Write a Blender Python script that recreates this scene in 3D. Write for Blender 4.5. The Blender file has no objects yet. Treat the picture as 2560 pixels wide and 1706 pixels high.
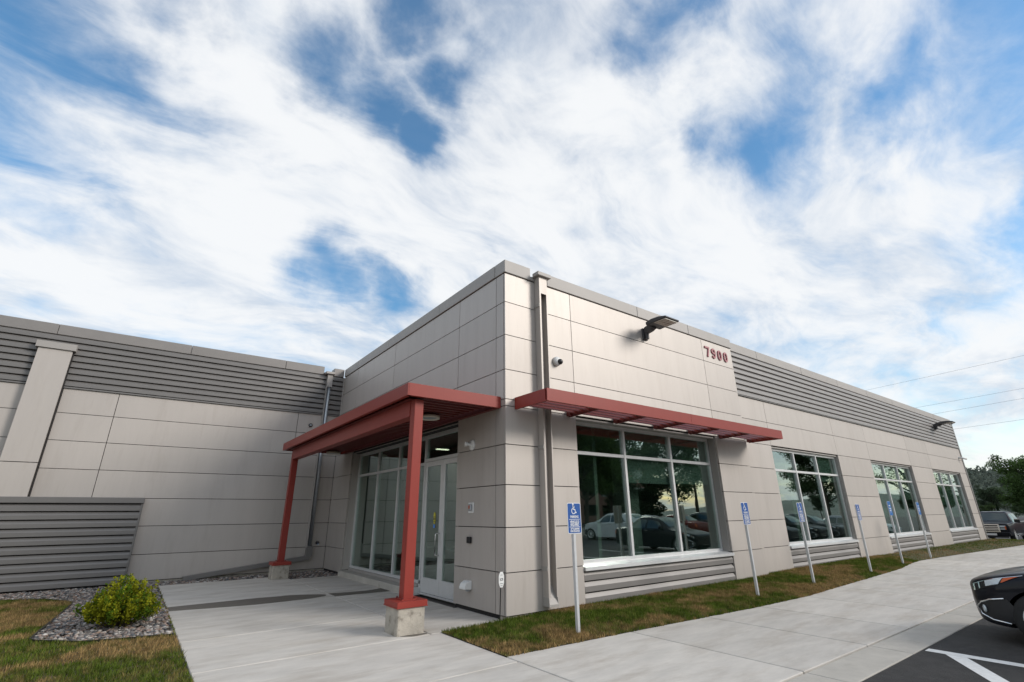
import bpy, bmesh, math, random
import numpy as np
from mathutils import Vector, Matrix
R = math.radians
random.seed(7); rng = np.random.default_rng(7)
S = 1.22                     # plan units -> metres
scn = bpy.context.scene
col = scn.collection

# ------------------------------------------------------------------ camera
cam = bpy.data.cameras.new('camera'); co = bpy.data.objects.new('camera', cam); col.objects.link(co)
cam.sensor_width = 36; cam.lens = 16.85; cam.clip_start = .05; cam.clip_end = 5000
rx = Vector((0.8032985, -0.5955062, -0.0091608)); dn = Vector((0.1949186, 0.2774045, -0.9407728)); fw = Vector((0.5627773, 0.7539358, 0.3389138))
co.matrix_world = Matrix(((rx.x, -dn.x, -fw.x, -4.3704*S), (rx.y, -dn.y, -fw.y, -6.0513*S), (rx.z, -dn.z, -fw.z, 1.3891*S), (0, 0, 0, 1)))
scn.camera = co
scn.render.engine = 'CYCLES'
cy = scn.cycles; cy.max_bounces = 6; cy.diffuse_bounces = 3; cy.glossy_bounces = 3; cy.transmission_bounces = 4; cy.transparent_max_bounces = 8; cy.use_denoising = True
cy.caustics_reflective = False; cy.caustics_refractive = False
vs = scn.view_settings; vs.view_transform = 'Standard'; vs.look = 'None'; vs.gamma = 1; vs.use_curve_mapping = False
vs.exposure = 0.6

# ------------------------------------------------------------------ sun + sky
CLOUD_LO, CLOUD_HI = (.40, .455, .53), (.625, .635, .645)
SUN_AZ, SUN_EL = -50, 27          # degrees from +X, elevation
sd = Vector((math.cos(R(SUN_AZ))*math.cos(R(SUN_EL)), math.sin(R(SUN_AZ))*math.cos(R(SUN_EL)), math.sin(R(SUN_EL))))
sl = bpy.data.lights.new('sun', 'SUN'); sl.energy = 1.65; sl.angle = R(20); sl.color = (1, .945, .875)
so = bpy.data.objects.new('sun', sl); col.objects.link(so); so.rotation_euler = sd.to_track_quat('Z', 'Y').to_euler(); so.location = (0, -20, 40)

world = bpy.data.worlds.new('World'); scn.world = world; world.use_nodes = True
world.cycles.sampling_method = 'MANUAL'; world.cycles.sample_map_resolution = 512
nt = world.node_tree; nt.nodes.clear()
def N(t, **k):
    n = nt.nodes.new(t)
    for a, b in k.items(): setattr(n, a, b)
    return n
def L(a, b): nt.links.new(a, b)
def M(op, a, b=None, c=None, clamp=False):
    n = N('ShaderNodeMath', operation=op, use_clamp=clamp)
    for i, v in enumerate((a, b, c)):
        if v is None: continue
        if isinstance(v, (int, float)): n.inputs[i].default_value = v
        else: L(v, n.inputs[i])
    return n.outputs[0]
def VM(op, a, b=None):
    n = N('ShaderNodeVectorMath', operation=op)
    for i, v in enumerate((a, b)):
        if v is None: continue
        if isinstance(v, (tuple, list, Vector)): n.inputs[i].default_value = tuple(v)
        else: L(v, n.inputs[i])
    return n
def smooth(x, lo, hi):
    n = N('ShaderNodeMapRange', interpolation_type='SMOOTHSTEP'); L(x, n.inputs[0])
    n.inputs[1].default_value = lo; n.inputs[2].default_value = hi
    return n.outputs[0]
tc = N('ShaderNodeTexCoord')
dirn = VM('NORMALIZE', tc.outputs['Generated']).outputs[0]
sep = N('ShaderNodeSeparateXYZ'); L(dirn, sep.inputs[0])
zc = M('ADD', M('MAXIMUM', sep.outputs[2], 0.0), .20)
cmb = N('ShaderNodeCombineXYZ'); L(M('DIVIDE', sep.outputs[0], zc), cmb.inputs[0]); L(M('DIVIDE', sep.outputs[1], zc), cmb.inputs[1])
def noise(vec, scale, detail, rough, dist, rot=0, sc=(1, 1, 1), off=(0, 0, 0)):
    mp = N('ShaderNodeMapping'); L(vec, mp.inputs[0]); mp.inputs['Rotation'].default_value = (0, 0, R(rot)); mp.inputs['Scale'].default_value = sc; mp.inputs['Location'].default_value = off
    n = N('ShaderNodeTexNoise'); L(mp.outputs[0], n.inputs['Vector'])
    n.inputs['Scale'].default_value = scale; n.inputs['Detail'].default_value = detail; n.inputs['Roughness'].default_value = rough; n.inputs['Distortion'].default_value = dist
    return n.outputs['Fac']
# cloud field: broad soft banks broken by finer wisps
nw = N('ShaderNodeTexNoise'); L(cmb.outputs[0], nw.inputs['Vector']); nw.inputs['Scale'].default_value = 1.3; nw.inputs['Detail'].default_value = 3
wq = VM('SCALE', VM('SUBTRACT', nw.outputs['Color'], (.5, .5, .5)).outputs[0]); wq.inputs['Scale'].default_value = .40
wp = VM('ADD', cmb.outputs[0], wq.outputs[0]).outputs[0]
n1 = noise(wp, 1.3, 5, .55, .2, rot=14, sc=(.65, 1.2, 1), off=(3.1, 1.7, 0))
n2 = noise(wp, 4.6, 8, .62, .30, rot=-28, sc=(.65, 1.25, 1), off=(.4, 7.7, 0))
GAPS = [(109,40,8.5),(101,37.5,5.0),(105.5,29,5.2),(97,45,3.2),(80.5,47.5,3.4),(71.5,46,4.2),(66.6,42.4,2.6),(60.1,48,2.8),(67.7,55,3.5),(30,50.5,3.6),(16,39.3,4.6),(22.6,38.5,3.6),(6.4,35.4,3.6),(-3.5,37,6.5),(76.2,26.3,3.2),(69.3,26,2.8),(1.5,23.1,1.9),(160,40,8),(230,38,9),(300,40,8),(-45,42,8)]
BANKS = [(87,35,9),(55,33,10),(40,38,7),(14,22,8),(102.2,24.5,5),(170,28,10),(265,35,12),(-25,30,10)]
nv = N('ShaderNodeTexNoise'); L(dirn, nv.inputs['Vector']); nv.inputs['Scale'].default_value = 4.5; nv.inputs['Detail'].default_value = 6; nv.inputs['Roughness'].default_value = .56
wv = VM('SCALE', VM('SUBTRACT', nv.outputs['Color'], (.5, .5, .5)).outputs[0]); wv.inputs['Scale'].default_value = .30
wdir = VM('ADD', dirn, wv.outputs[0]).outputs[0]
def field(lst):
    acc = None
    for az, el, r in lst:
        d = Vector((math.cos(R(az))*math.cos(R(el)), math.sin(R(az))*math.cos(R(el)), math.sin(R(el))))
        g = smooth(VM('DISTANCE', wdir, d).outputs['Value'], R(r)*2.3, 0)
        acc = g if acc is None else M('MAXIMUM', acc, g)
    return acc
dens = M('ADD', M('MULTIPLY', n1, .60), M('MULTIPLY', n2, .52))
dens = M('ADD', dens, M('MULTIPLY', field(BANKS), .09))
dens = M('SUBTRACT', dens, M('MULTIPLY', field(GAPS), .285))
cover = smooth(dens, .28, .65)
# thick parts a little greyer than the sunlit edges
n3 = noise(wp, 2.6, 7, .6, .3, rot=35, sc=(.7, 1.2, 1), off=(5, 3, 0))
shade = smooth(M('ADD', M('MULTIPLY', n3, .75), M('MULTIPLY', n2, .35)), .36, .62)
cr = N('ShaderNodeMixRGB'); L(shade, cr.inputs[0]); cr.inputs[1].default_value = (*CLOUD_LO, 1); cr.inputs[2].default_value = (*CLOUD_HI, 1)
sky = N('ShaderNodeTexSky', sky_type='NISHITA', sun_disc=False, sun_elevation=R(SUN_EL), sun_rotation=math.atan2(sd.x, sd.y), altitude=200, air_density=1.15, dust_density=.5, ozone_density=1.6)
hs = N('ShaderNodeHueSaturation'); L(sky.outputs[0], hs.inputs['Color']); hs.inputs['Saturation'].default_value = 1.32; hs.inputs['Hue'].default_value = .494
bg1 = N('ShaderNodeBackground'); L(hs.outputs[0], bg1.inputs[0]); bg1.inputs[1].default_value = .12
bg2 = N('ShaderNodeBackground'); L(cr.outputs[0], bg2.inputs[0]); bg2.inputs[1].default_value = 1.0
mx = N('ShaderNodeMixShader'); L(M('ADD', M('MULTIPLY', cover, .91), .06), mx.inputs[0]); L(bg1.outputs[0], mx.inputs[1]); L(bg2.outputs[0], mx.inputs[2])
wo = N('ShaderNodeOutputWorld'); L(mx.outputs[0], wo.inputs[0])

# ------------------------------------------------------------------ materials
MATS = {}
def mat(name, c, rough=.5, metal=0, var=.06, scale=3, bump=0, bscale=60, spec=.5, rnd=0, coat=0, stretch=(1, 1, 1), blot=None):
    """plain painted / mineral surface: base colour with soft cloudy variation, fine relief, per-piece tone"""
    m = bpy.data.materials.new(name); m.use_nodes = True; t = m.node_tree; b = t.nodes['Principled BSDF']
    nn = lambda k: t.nodes.new(k)
    tcx = nn('ShaderNodeTexCoord'); mp = nn('ShaderNodeMapping'); mp.inputs['Scale'].default_value = stretch
    geo = nn('ShaderNodeNewGeometry'); t.links.new(geo.outputs['Position'], mp.inputs[0])
    nz = nn('ShaderNodeTexNoise'); nz.inputs['Scale'].default_value = scale; nz.inputs['Detail'].default_value = 8; nz.inputs['Roughness'].default_value = .65
    t.links.new(mp.outputs[0], nz.inputs['Vector'])
    r = nn('ShaderNodeValToRGB'); t.links.new(nz.outputs['Fac'], r.inputs[0])
    r.color_ramp.elements[0].position = .28; r.color_ramp.elements[1].position = .72
    r.color_ramp.elements[0].color = (*[v*(1-var) for v in c], 1); r.color_ramp.elements[1].color = (*[min(1, v*(1+var)) for v in c], 1)
    out = r.outputs[0]
    if blot:      # stains with their own shape: (colour, scale, lo, hi)
        bc, bs, lo, hi = blot
        n4 = nn('ShaderNodeTexNoise'); n4.inputs['Scale'].default_value = bs; n4.inputs['Detail'].default_value = 9; n4.inputs['Roughness'].default_value = .7
        t.links.new(mp.outputs[0], n4.inputs['Vector'])
        mr = nn('ShaderNodeMapRange'); mr.inputs[1].default_value = lo; mr.inputs[2].default_value = hi; t.links.new(n4.outputs['Fac'], mr.inputs[0])
        mi = nn('ShaderNodeMixRGB'); mi.inputs[2].default_value = (*bc, 1); t.links.new(mr.outputs[0], mi.inputs[0]); t.links.new(out, mi.inputs[1]); out = mi.outputs[0]
    if rnd:
        oi = nn('ShaderNodeObjectInfo'); h = nn('ShaderNodeHueSaturation'); mr = nn('ShaderNodeMapRange')
        mr.inputs[3].default_value = 1-rnd; mr.inputs[4].default_value = 1+rnd
        t.links.new(oi.outputs['Random'], mr.inputs[0]); t.links.new(mr.outputs[0], h.inputs['Value']); t.links.new(out, h.inputs['Color']); out = h.outputs[0]
    t.links.new(out, b.inputs['Base Color'])
    b.inputs['Roughness'].default_value = rough; b.inputs['Metallic'].default_value = metal; b.inputs['Specular IOR Level'].default_value = spec
    b.inputs['Coat Weight'].default_value = coat; b.inputs['Coat Roughness'].default_value = .06
    if bump:
        n2_ = nn('ShaderNodeTexNoise'); n2_.inputs['Scale'].default_value = bscale; n2_.inputs['Detail'].default_value = 5; t.links.new(mp.outputs[0], n2_.inputs['Vector'])
        bp = nn('ShaderNodeBump'); bp.inputs['Strength'].default_value = bump; bp.inputs['Distance'].default_value = .02
        t.links.new(n2_.outputs['Fac'], bp.inputs['Height']); t.links.new(bp.outputs[0], b.inputs['Normal'])
    MATS[name] = m; return m
mat('panel', (.495, .452, .414), .52, metal=.28, var=.04, scale=1.6, rnd=.04, bump=.05, bscale=1.6, stretch=(1.6, 1.6, .22), blot=((.425, .38, .34), 2.6, .52, .85))
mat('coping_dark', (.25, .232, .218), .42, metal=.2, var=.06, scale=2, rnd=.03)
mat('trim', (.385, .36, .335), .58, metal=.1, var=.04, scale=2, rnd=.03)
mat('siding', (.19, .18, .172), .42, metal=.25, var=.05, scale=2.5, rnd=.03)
mat('siding_sunlit', (.30, .282, .268), .42, metal=.2, var=.05, scale=2.5, rnd=.03)  # same siding, colour lightened to stand for sun and sky on the right band
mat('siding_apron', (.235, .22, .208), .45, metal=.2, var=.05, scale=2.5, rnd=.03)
mat('backing', (.02, .018, .017), .9)
mat('galvanised', (.42, .45, .48), .35, metal=.75, var=.12, scale=9)
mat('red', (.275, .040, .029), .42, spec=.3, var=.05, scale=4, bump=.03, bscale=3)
mat('red_shaded', (.15, .024, .02), .5, var=.07, scale=5)  # red with shade put into the colour for canopy ribs; small fittings share it
mat('aluminium', (.72, .72, .71), .36, metal=.3, var=.05, scale=6)
mat('steel', (.70, .69, .67), .2, metal=1, var=.04)
mat('post_metal', (.62, .63, .635), .42, metal=.35, var=.06, scale=12)
mat('dark_metal', (.045, .043, .045), .4, var=.1)
mat('black', (.012, .012, .013), .4, var=.1)
mat('white', (.78, .78, .76), .4, var=.03)
mat('lens_tan', (.42, .35, .28), .3, var=.1, scale=40)
mat('cream', (.75, .70, .60), .45, var=.03)
mat('concrete', (.56, .525, .475), .85, var=.13, scale=2.2, bump=.25, bscale=90, rnd=.06, stretch=(.6, 2.0, 1), blot=((.38, .33, .27), 1.3, .48, .82))
mat('kerb_concrete', (.46, .43, .38), .88, var=.13, scale=2.5, bump=.3, bscale=80, rnd=.035, blot=((.28, .25, .2), 3, .58, .85))
mat('pier_concrete', (.43, .39, .33), .9, var=.22, scale=6, bump=.5, bscale=45, blot=((.13, .11, .085), 5.5, .53, .72))
mat('wet_concrete', (.13, .115, .095), .55, var=.15, scale=4)
mat('joint', (.10, .09, .08), .95)
mat('asphalt', (.050, .048, .047), .9, var=.3, scale=6, bump=.9, bscale=220, blot=((.075, .072, .07), 140, .55, .7))
mat('paint', (.72, .72, .70), .75, var=.12, scale=14, blot=((.2, .2, .2), 60, .62, .75))
mat('earth', (.085, .065, .045), 1, var=.3, scale=5, bump=.6)
mat('turf', (.075, .075, .03), 1, var=.4, scale=4, bump=.6, blot=((.13, .09, .05), 2.2, .48, .62))
mat('sign_blue', (.005, .075, .30), .45, var=.05)
mat('sign_blue_light', (.006, .12, .38), .45, var=.05)
mat('sticker_yellow', (.62, .56, .06), .5); mat('sticker_blue', (.10, .28, .70), .5); mat('ink', (.05, .05, .07), .6); mat('plum', (.33, .085, .105), .5, var=.05)
mat('plum_face', (.48, .19, .20), .5, var=.04)
mat('bark', (.06, .045, .035), .95, var=.3, scale=14, bump=.6, bscale=30)
mat('interior_wall', (.36, .38, .34), .8, var=.03); mat('interior_floor', (.14, .13, .12), .5, var=.15); mat('interior_ceiling', (.62, .62, .60), .9, var=.03)
mat('furniture', (.035, .033, .035), .5); mat('shade_cloth', (.42, .47, .44), .9, var=.03)
mat('brick_far', (.20, .11, .085), .9, var=.15, scale=8); mat('tyre', (.018, .018, .018), .8, var=.2); mat('chrome', (.80, .81, .82), .12, metal=1, var=.02)
mat('amber', (.55, .10, .02), .25); mat('lamp_lens', (.60, .66, .68), .1, spec=.8); mat('plastic', (.02, .02, .022), .55, var=.1)
mat('wood_pole', (.12, .095, .07), .95, var=.2, scale=6)
mat('hill', (.10, .12, .10), 1, var=.3, scale=.06)
mat('metal_roof', (.16, .16, .165), .6)
for nm, c in (('paint_black', (.010, .011, .016)), ('paint_navy', (.012, .014, .028)), ('paint_white', (.62, .63, .64)), ('paint_silver', (.33, .34, .36)), ('paint_grey', (.07, .075, .08)), ('paint_red', (.17, .02, .015))):
    mat(nm, c, .35, var=.02, coat=.3, spec=.08)
def glass(name, tint, ior=1.6, boost=.05):
    m = bpy.data.materials.new(name); m.use_nodes = True; t = m.node_tree; t.nodes.clear(); nn = lambda k: t.nodes.new(k)
    tr = nn('ShaderNodeBsdfTransparent'); tr.inputs[0].default_value = (*tint, 1)
    gl = nn('ShaderNodeBsdfGlossy'); gl.inputs['Roughness'].default_value = 0.004; gl.inputs[0].default_value = (.86, .97, .93, 1)
    fr = nn('ShaderNodeFresnel')
    gb = nn('ShaderNodeNewGeometry'); io = nn('ShaderNodeMapRange'); io.inputs[3].default_value = ior; io.inputs[4].default_value = 1/ior   # same reflectance on both faces of the sheet
    t.links.new(gb.outputs['Backfacing'], io.inputs[0]); t.links.new(io.outputs[0], fr.inputs[0])
    # a pane is never quite flat
    geo = nn('ShaderNodeNewGeometry'); nz = nn('ShaderNodeTexNoise'); nz.inputs['Scale'].default_value = 1.1; t.links.new(geo.outputs['Position'], nz.inputs['Vector'])
    bp = nn('ShaderNodeBump'); bp.inputs['Strength'].default_value = .12; bp.inputs['Distance'].default_value = .01; t.links.new(nz.outputs['Fac'], bp.inputs['Height']); t.links.new(bp.outputs[0], gl.inputs['Normal'])
    ad = nn('ShaderNodeMath'); ad.operation = 'ADD'; ad.use_clamp = True; ad.inputs[1].default_value = boost; t.links.new(fr.outputs[0], ad.inputs[0])
    mi = nn('ShaderNodeMixShader'); t.links.new(ad.outputs[0], mi.inputs[0]); t.links.new(tr.outputs[0], mi.inputs[1]); t.links.new(gl.outputs[0], mi.inputs[2])
    o = nn('ShaderNodeOutputMaterial'); t.links.new(mi.outputs[0], o.inputs[0]); MATS[name] = m
glass('glass', (.66, .76, .72), 1.55, .21); glass('car_glass', (.10, .12, .13), 1.6, .06)
def emit(name, c, s):
    m = bpy.data.materials.new(name); m.use_nodes = True; b = m.node_tree.nodes['Principled BSDF']
    b.inputs['Base Color'].default_value = (.8, .8, .8, 1); b.inputs['Emission Color'].default_value = (*c, 1); b.inputs['Emission Strength'].default_value = s; MATS[name] = m
emit('lit_panel', (1, .88, .68), 2.2)
def leafmat(name, trans=.35):
    m = bpy.data.materials.new(name); m.use_nodes = True; t = m.node_tree; t.nodes.clear(); nn = lambda k: t.nodes.new(k)
    at = nn('ShaderNodeAttribute'); at.attribute_name = 'tone'
    df = nn('ShaderNodeBsdfDiffuse'); tl = nn('ShaderNodeBsdfTranslucent'); mi = nn('ShaderNodeMixShader'); mi.inputs[0].default_value = trans
    t.links.new(at.outputs['Color'], df.inputs[0]); t.links.new(at.outputs['Color'], tl.inputs[0])
    t.links.new(df.outputs[0], mi.inputs[1]); t.links.new(tl.outputs[0], mi.inputs[2])
    o = nn('ShaderNodeOutputMaterial'); t.links.new(mi.outputs[0], o.inputs[0]); MATS[name] = m
leafmat('leaf'); leafmat('blade', .25); leafmat('pebble', 0.0)

# ------------------------------------------------------------------ building blocks
ORG = {}
class MB:
    def __init__(s, scale=S): s.v = []; s.f = []; s.s = scale
    def add(s, vs, fs):
        n = len(s.v); s.v += [tuple(p) for p in vs]; s.f += [tuple(i+n for i in f) for f in fs]; return s
    def box(s, x0, y0, z0, x1, y1, z1):
        return s.add([(x0,y0,z0),(x1,y0,z0),(x1,y1,z0),(x0,y1,z0),(x0,y0,z1),(x1,y0,z1),(x1,y1,z1),(x0,y1,z1)],
                     [(0,3,2,1),(4,5,6,7),(0,1,5,4),(1,2,6,5),(2,3,7,6),(3,0,4,7)])
    def prism(s, poly, axis, a, b):
        """extrude a 2-D outline along an axis: x -> (y,z), y -> (x,z), z -> (x,y)"""
        def P(u, w, t): return {'x': (t,u,w), 'y': (u,t,w), 'z': (u,w,t)}[axis]
        n = len(poly); vs = [P(u,w,a) for u,w in poly]+[P(u,w,b) for u,w in poly]
        return s.add(vs, [tuple(range(n))[::-1], tuple(range(n,2*n))]+[(i,(i+1)%n,(i+1)%n+n,i+n) for i in range(n)])
    def tube(s, pts, r, n=8, caps=True):
        pts = [Vector(p) for p in pts]; rs = r if isinstance(r, (list, tuple)) else [r]*len(pts)
        vs = []; ref = None
        for i, p in enumerate(pts):
            d = (pts[min(i+1, len(pts)-1)]-pts[max(i-1, 0)]).normalized()
            if ref is None: ref = Vector((0,0,1)) if abs(d.z) < .9 else Vector((1,0,0))
            u = d.cross(ref).normalized(); w = d.cross(u); ref = -w if False else ref
            for k in range(n):
                a = 2*math.pi*k/n; vs.append(p+(u*math.cos(a)+w*math.sin(a))*rs[i])
        fs = []
        for i in range(len(pts)-1):
            for k in range(n): fs.append((i*n+k, i*n+(k+1)%n, (i+1)*n+(k+1)%n, (i+1)*n+k))
        if caps: fs += [tuple(range(n))[::-1], tuple(range((len(pts)-1)*n, len(pts)*n))]
        return s.add(vs, fs)
    def lathe(s, prof, c, axis, n=20, caps=True):
        """profile of (radius, distance along axis) turned about axis through c"""
        ax = Vector(axis).normalized(); u = ax.cross(Vector((0,0,1)) if abs(ax.z) < .9 else Vector((1,0,0))).normalized(); w = ax.cross(u); c = Vector(c)
        vs = [c+ax*h+(u*math.cos(2*math.pi*k/n)+w*math.sin(2*math.pi*k/n))*r for r, h in prof for k in range(n)]
        fs = [(i*n+k, i*n+(k+1)%n, (i+1)*n+(k+1)%n, (i+1)*n+k) for i in range(len(prof)-1) for k in range(n)]
        if caps: fs += [tuple(range(n))[::-1], tuple(range((len(prof)-1)*n, len(prof)*n))]
        return s.add(vs, fs)
    def build(s, name, m, parent=None, org=None, smooth=False, bevel=0):
        o0 = Vector(org if org is not None else (ORG[parent.name] if parent else (0,0,0)))
        me = bpy.data.meshes.new(name)
        me.from_pydata([tuple((Vector(p)-o0)*s.s) for p in s.v], [], s.f)
        bm = bmesh.new(); bm.from_mesh(me); bmesh.ops.recalc_face_normals(bm, faces=bm.faces)
        if bevel: bmesh.ops.bevel(bm, geom=[e for e in bm.edges if e.calc_face_angle(0) > .4], offset=bevel*s.s, segments=1, affect='EDGES', profile=.5)
        bm.to_mesh(me); bm.free()
        if smooth: me.polygons.foreach_set('use_smooth', [True]*len(me.polygons))
        me.materials.append(MATS[m] if isinstance(m, str) else m)
        o = bpy.data.objects.new(name, me); col.objects.link(o)
        if parent: o.parent = parent
        else: o.location = o0*S
        ORG[o.name] = o0
        return o
def tag(o, label=None, cat=None, group=None, kind=None):
    if label: o['label'] = label
    if cat: o['category'] = cat
    if group: o['group'] = group
    if kind: o['kind'] = kind
    return o
def thing(name, label, cat, loc=(0,0,0), group=None):
    o = bpy.data.objects.new(name, None); col.objects.link(o); o.location = Vector(loc)*S; o.empty_display_size = .2
    ORG[o.name] = Vector(loc); return tag(o, label, cat, group)
def copy_tree(o, parent=None):
    c = o.copy(); col.objects.link(c); c.parent = parent; ORG[c.name] = ORG.get(o.name, Vector())
    for ch in list(o.children): copy_tree(ch, c)
    return c
def B(x0, y0, z0, x1, y1, z1): return MB().box(x0, y0, z0, x1, y1, z1)
def smoothstep(a, b, x): t = np.clip((x-a)/(b-a), 0, 1); return t*t*(3-2*t)
def gdrop(x): return -.30*smoothstep(27.9, 32.5, np.asarray(x, float))

# ------------------------------------------------------------------ the ground
def sheet(name, xs, ys, zf, m):
    mb = MB(); nx, ny = len(xs), len(ys)
    mb.v = [(x, y, float(zf(x, y))) for y in ys for x in xs]
    mb.f = [(j*nx+i, j*nx+i+1, (j+1)*nx+i+1, (j+1)*nx+i) for j in range(ny-1) for i in range(nx-1)]
    return tag(mb.build(name, m), kind='structure')
sheet('ground', [-1500,-200,-30,0,20,27.9,29,30,31,32.5,60,120,300,1500], [-1500,-300,-60,-20,0,20,60,300,1500], lambda x, y: -.12+gdrop(x), 'earth')
LOTX = [-60,-20,-8,0,8,16,24,27.9,28.8,29.7,30.6,31.5,32.5,45,80,160]
sheet('parking_lot', LOTX, [-70,-30,-12,-8,-6,-4.6,-3.9], lambda x, y: -.012+gdrop(x), 'asphalt')
sheet('side_lot', [31.2,32.5,45,80,160], [-3.9,0,8,20,60], lambda x, y: -.012+gdrop(x), 'asphalt')

EDGE = [(-1.0,-1.38),(1.2,-1.47),(3.66,-1.6),(5.2,-1.62),(7.0,-1.5),(9.26,-1.35),(11.3,-1.2),(13.2,-.93),(14.2,-.86),(15.9,-.92),(19.6,-1.12),(24.9,-1.46),(29.5,-1.75),(32,-1.9)]
ex, ey = np.array([e[0] for e in EDGE]), np.array([e[1] for e in EDGE])
def edge(x): return np.interp(x, ex, ey)
def gz(x, y):
    A = np.interp(x, [-1, 1.5, 5.8, 8.5, 12, 27, 28, 30], [0, .04, .045, .075, .09, .075, .06, .02])
    return A*smoothstep(0, .5, np.asarray(y)-edge(x))+gdrop(x)+.004
# concrete: plaza, sidewalk, kerb strip, each slab its own piece
pave = tag(B(-3.66,-3.92,-.11,29.5,7.73,-.045).build('pavement', 'joint'), kind='structure')
def slab(poly, m='concrete', top=0.0):
    mb = MB().prism(poly, 'z', -.10, top)
    mb.v = [(x, y, z+float(gdrop(x))) for x, y, z in mb.v]
    return mb.build('slab', m, pave, bevel=.006)
def rect(x0, y0, x1, y1, g=.008): return [(x0+g,y0+g),(x1-g,y0+g),(x1-g,y1-g),(x0+g,y1-g)]
for y0, y1 in ((.0,1.5),(1.5,4.08),(4.08,7.73)): slab(rect(-3.66,y0,-1.14,y1))
for y0, y1 in ((.0,1.36),(1.36,3.28),(3.28,6.98)): slab(rect(-1.14,y0,-.02 if y0 > 1 else .08,y1))
slab(rect(-3.66,-1.6,-1.0,.0)); slab(rect(-3.66,-3.49,-1.0,-1.6))
JX = [-1.0, .855, 2.36, 3.70, 5.21, 6.80, 8.45]
while JX[-1] < 29: JX.append(JX[-1]+1.6)
for a, b in zip(JX[:-1], JX[1:]):
    mid = [(x, edge(x)) for x in ex if a+.05 < x < b-.05]
    slab([(a+.008,-3.484),(b-.008,-3.484),(b-.008,float(edge(b)))]+[(float(x), float(y)) for x, y in mid[::-1]]+[(a+.008,float(edge(a)))])
for a, b in zip([-3.66]+JX[:-1], JX): slab(rect(a,-3.90,b,-3.505,.005), 'kerb_concrete', -.004)
# drips that never dry: dark damp patches on the slabs
def patch(pts, z=.0035):
    mb = MB(); n = len(pts); c = (sum(p[0] for p in pts)/n, sum(p[1] for p in pts)/n)
    mb.prism(pts, 'z', z-.003, z); return mb.build('damp_patch', 'wet_concrete', pave)
def spl(pts, n=6):
    out = []; m = len(pts)
    for i in range(m):
        p = [np.array(pts[(i+k-1) % m], float) for k in range(4)]
        for j in range(n):
            t = j/n; out.append(tuple(.5*((2*p[1])+(-p[0]+p[2])*t+(2*p[0]-5*p[1]+4*p[2]-p[3])*t*t+(-p[0]+3*p[1]-3*p[2]+p[3])*t**3)))
    return out
patch([(-3.65,4.40),(-3.0,4.44),(-2.31,4.47)]+spl([(-1.9,4.42),(-1.5,4.30),(-1.22,4.08),(-1.33,3.88),(-1.8,3.80)], 4)[:16]+[(-2.45,3.74),(-3.1,3.86),(-3.65,3.99)])
patch([(-1.132,4.16),(-.75,4.08),(-.4,4.05),(-.2,4.12),(-.09,4.2),(-.085,3.82),(-.09,3.70),(-.5,3.70),(-1.132,3.75)])
patch(spl([(-1.5,.13),(-1.36,.03),(-1.2,.05),(-1.16,.09),(-1.35,.12)], 4))
# painted lines
mk = tag(MB().prism([(2.60,-3.93),(2.735,-3.93),(2.735,-9),(2.60,-9)], 'z', -.0085, -.0075).build('stall_line', 'paint'), kind='structure')
def line(pts):
    return tag(MB().prism(pts, 'z', -.0085, -.0077).build('stall_line', 'paint'), kind='structure')
for k in range(5):
    y = -4.10-.95*k; line([(2.597,y),(2.597,y-.17),(.93,y-.17-1.05),(.93,y-1.05)])
line([(.80,-3.93),(.927,-3.93),(.927,-9),(.80,-9)])
for x in (5.35, 8.1, 10.85, 13.6, 16.35, 19.1): line([(x,-3.93),(x+.12,-3.93),(x+.12,-8.2),(x,-8.2)])

# ------------------------------------------------------------------ the building
K = .6; KC, KT, KB = 5.345, 5.60, .055
RY = .10                      # right wing stands back a little
bld = thing('office_building', 'low office building clad in warm grey metal panels with darker ribbed bands', 'building', (0,0,0))
GAP, TH = .0125, .035
def panS(x0, x1, z0, z1, y=0.0):      # panel facing -Y
    return B(x0+GAP/2, y, z0+GAP/2, x1-GAP/2, y+TH, z1-GAP/2).build('panel', 'panel', bld)
def panW(y0, y1, z0, z1, x=0.0):      # panel facing -X
    return B(x, y0+GAP/2, z0+GAP/2, x+TH, y1-GAP/2, z1-GAP/2).build('panel', 'panel', bld)
LOW = [KB]+[K*i for i in range(1, 6)]
# projecting corner bay, front
for z0, z1 in zip(LOW[:-1], LOW[1:]):
    panS(0, 1.53, z0, z1); panS(5.87, 7.19, z0, z1)
for x0, x1 in ((0,1.53),(1.53,5.87),(5.87,7.19)):
    panS(x0, x1, 3.0, 3.11); panS(x0, x1, 3.11, 3.6)
    for z0, z1 in ((3.6,4.2),(4.2,4.8),(4.8,KC)): panS(x0, x1, z0, z1)
# corner bay, entry side
for z0, z1 in [(KB,.6),(.6,1.2),(1.2,1.8),(1.8,2.4),(2.4,3.0),(3.0,3.11)]:
    panW(TH, .256, z0, z1); panW(.256, 1.448, z0, z1)
    panW(7.0, 8.41, z0, z1)
for z0, z1 in ((3.11,3.6),(3.6,4.2),(4.2,4.8),(4.8,KC)):
    for y0, y1 in ((TH,.256),(.256,1.505),(1.505,4.575),(4.575,7.17),(7.17,8.41)): panW(y0, y1, z0, z1)
panW(1.448, 7.0, 3.0, 3.11)
# side of the bay where the wing steps back
for z0, z1 in list(zip(LOW[:-1], LOW[1:]))+[(3.0,3.6),(3.6,4.2),(4.2,4.8),(4.8,KC)]:
    B(7.19-TH, TH+.002, z0+GAP/2, 7.19-GAP/2, RY+.03, z1-GAP/2).build('panel', 'panel', bld)
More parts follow.
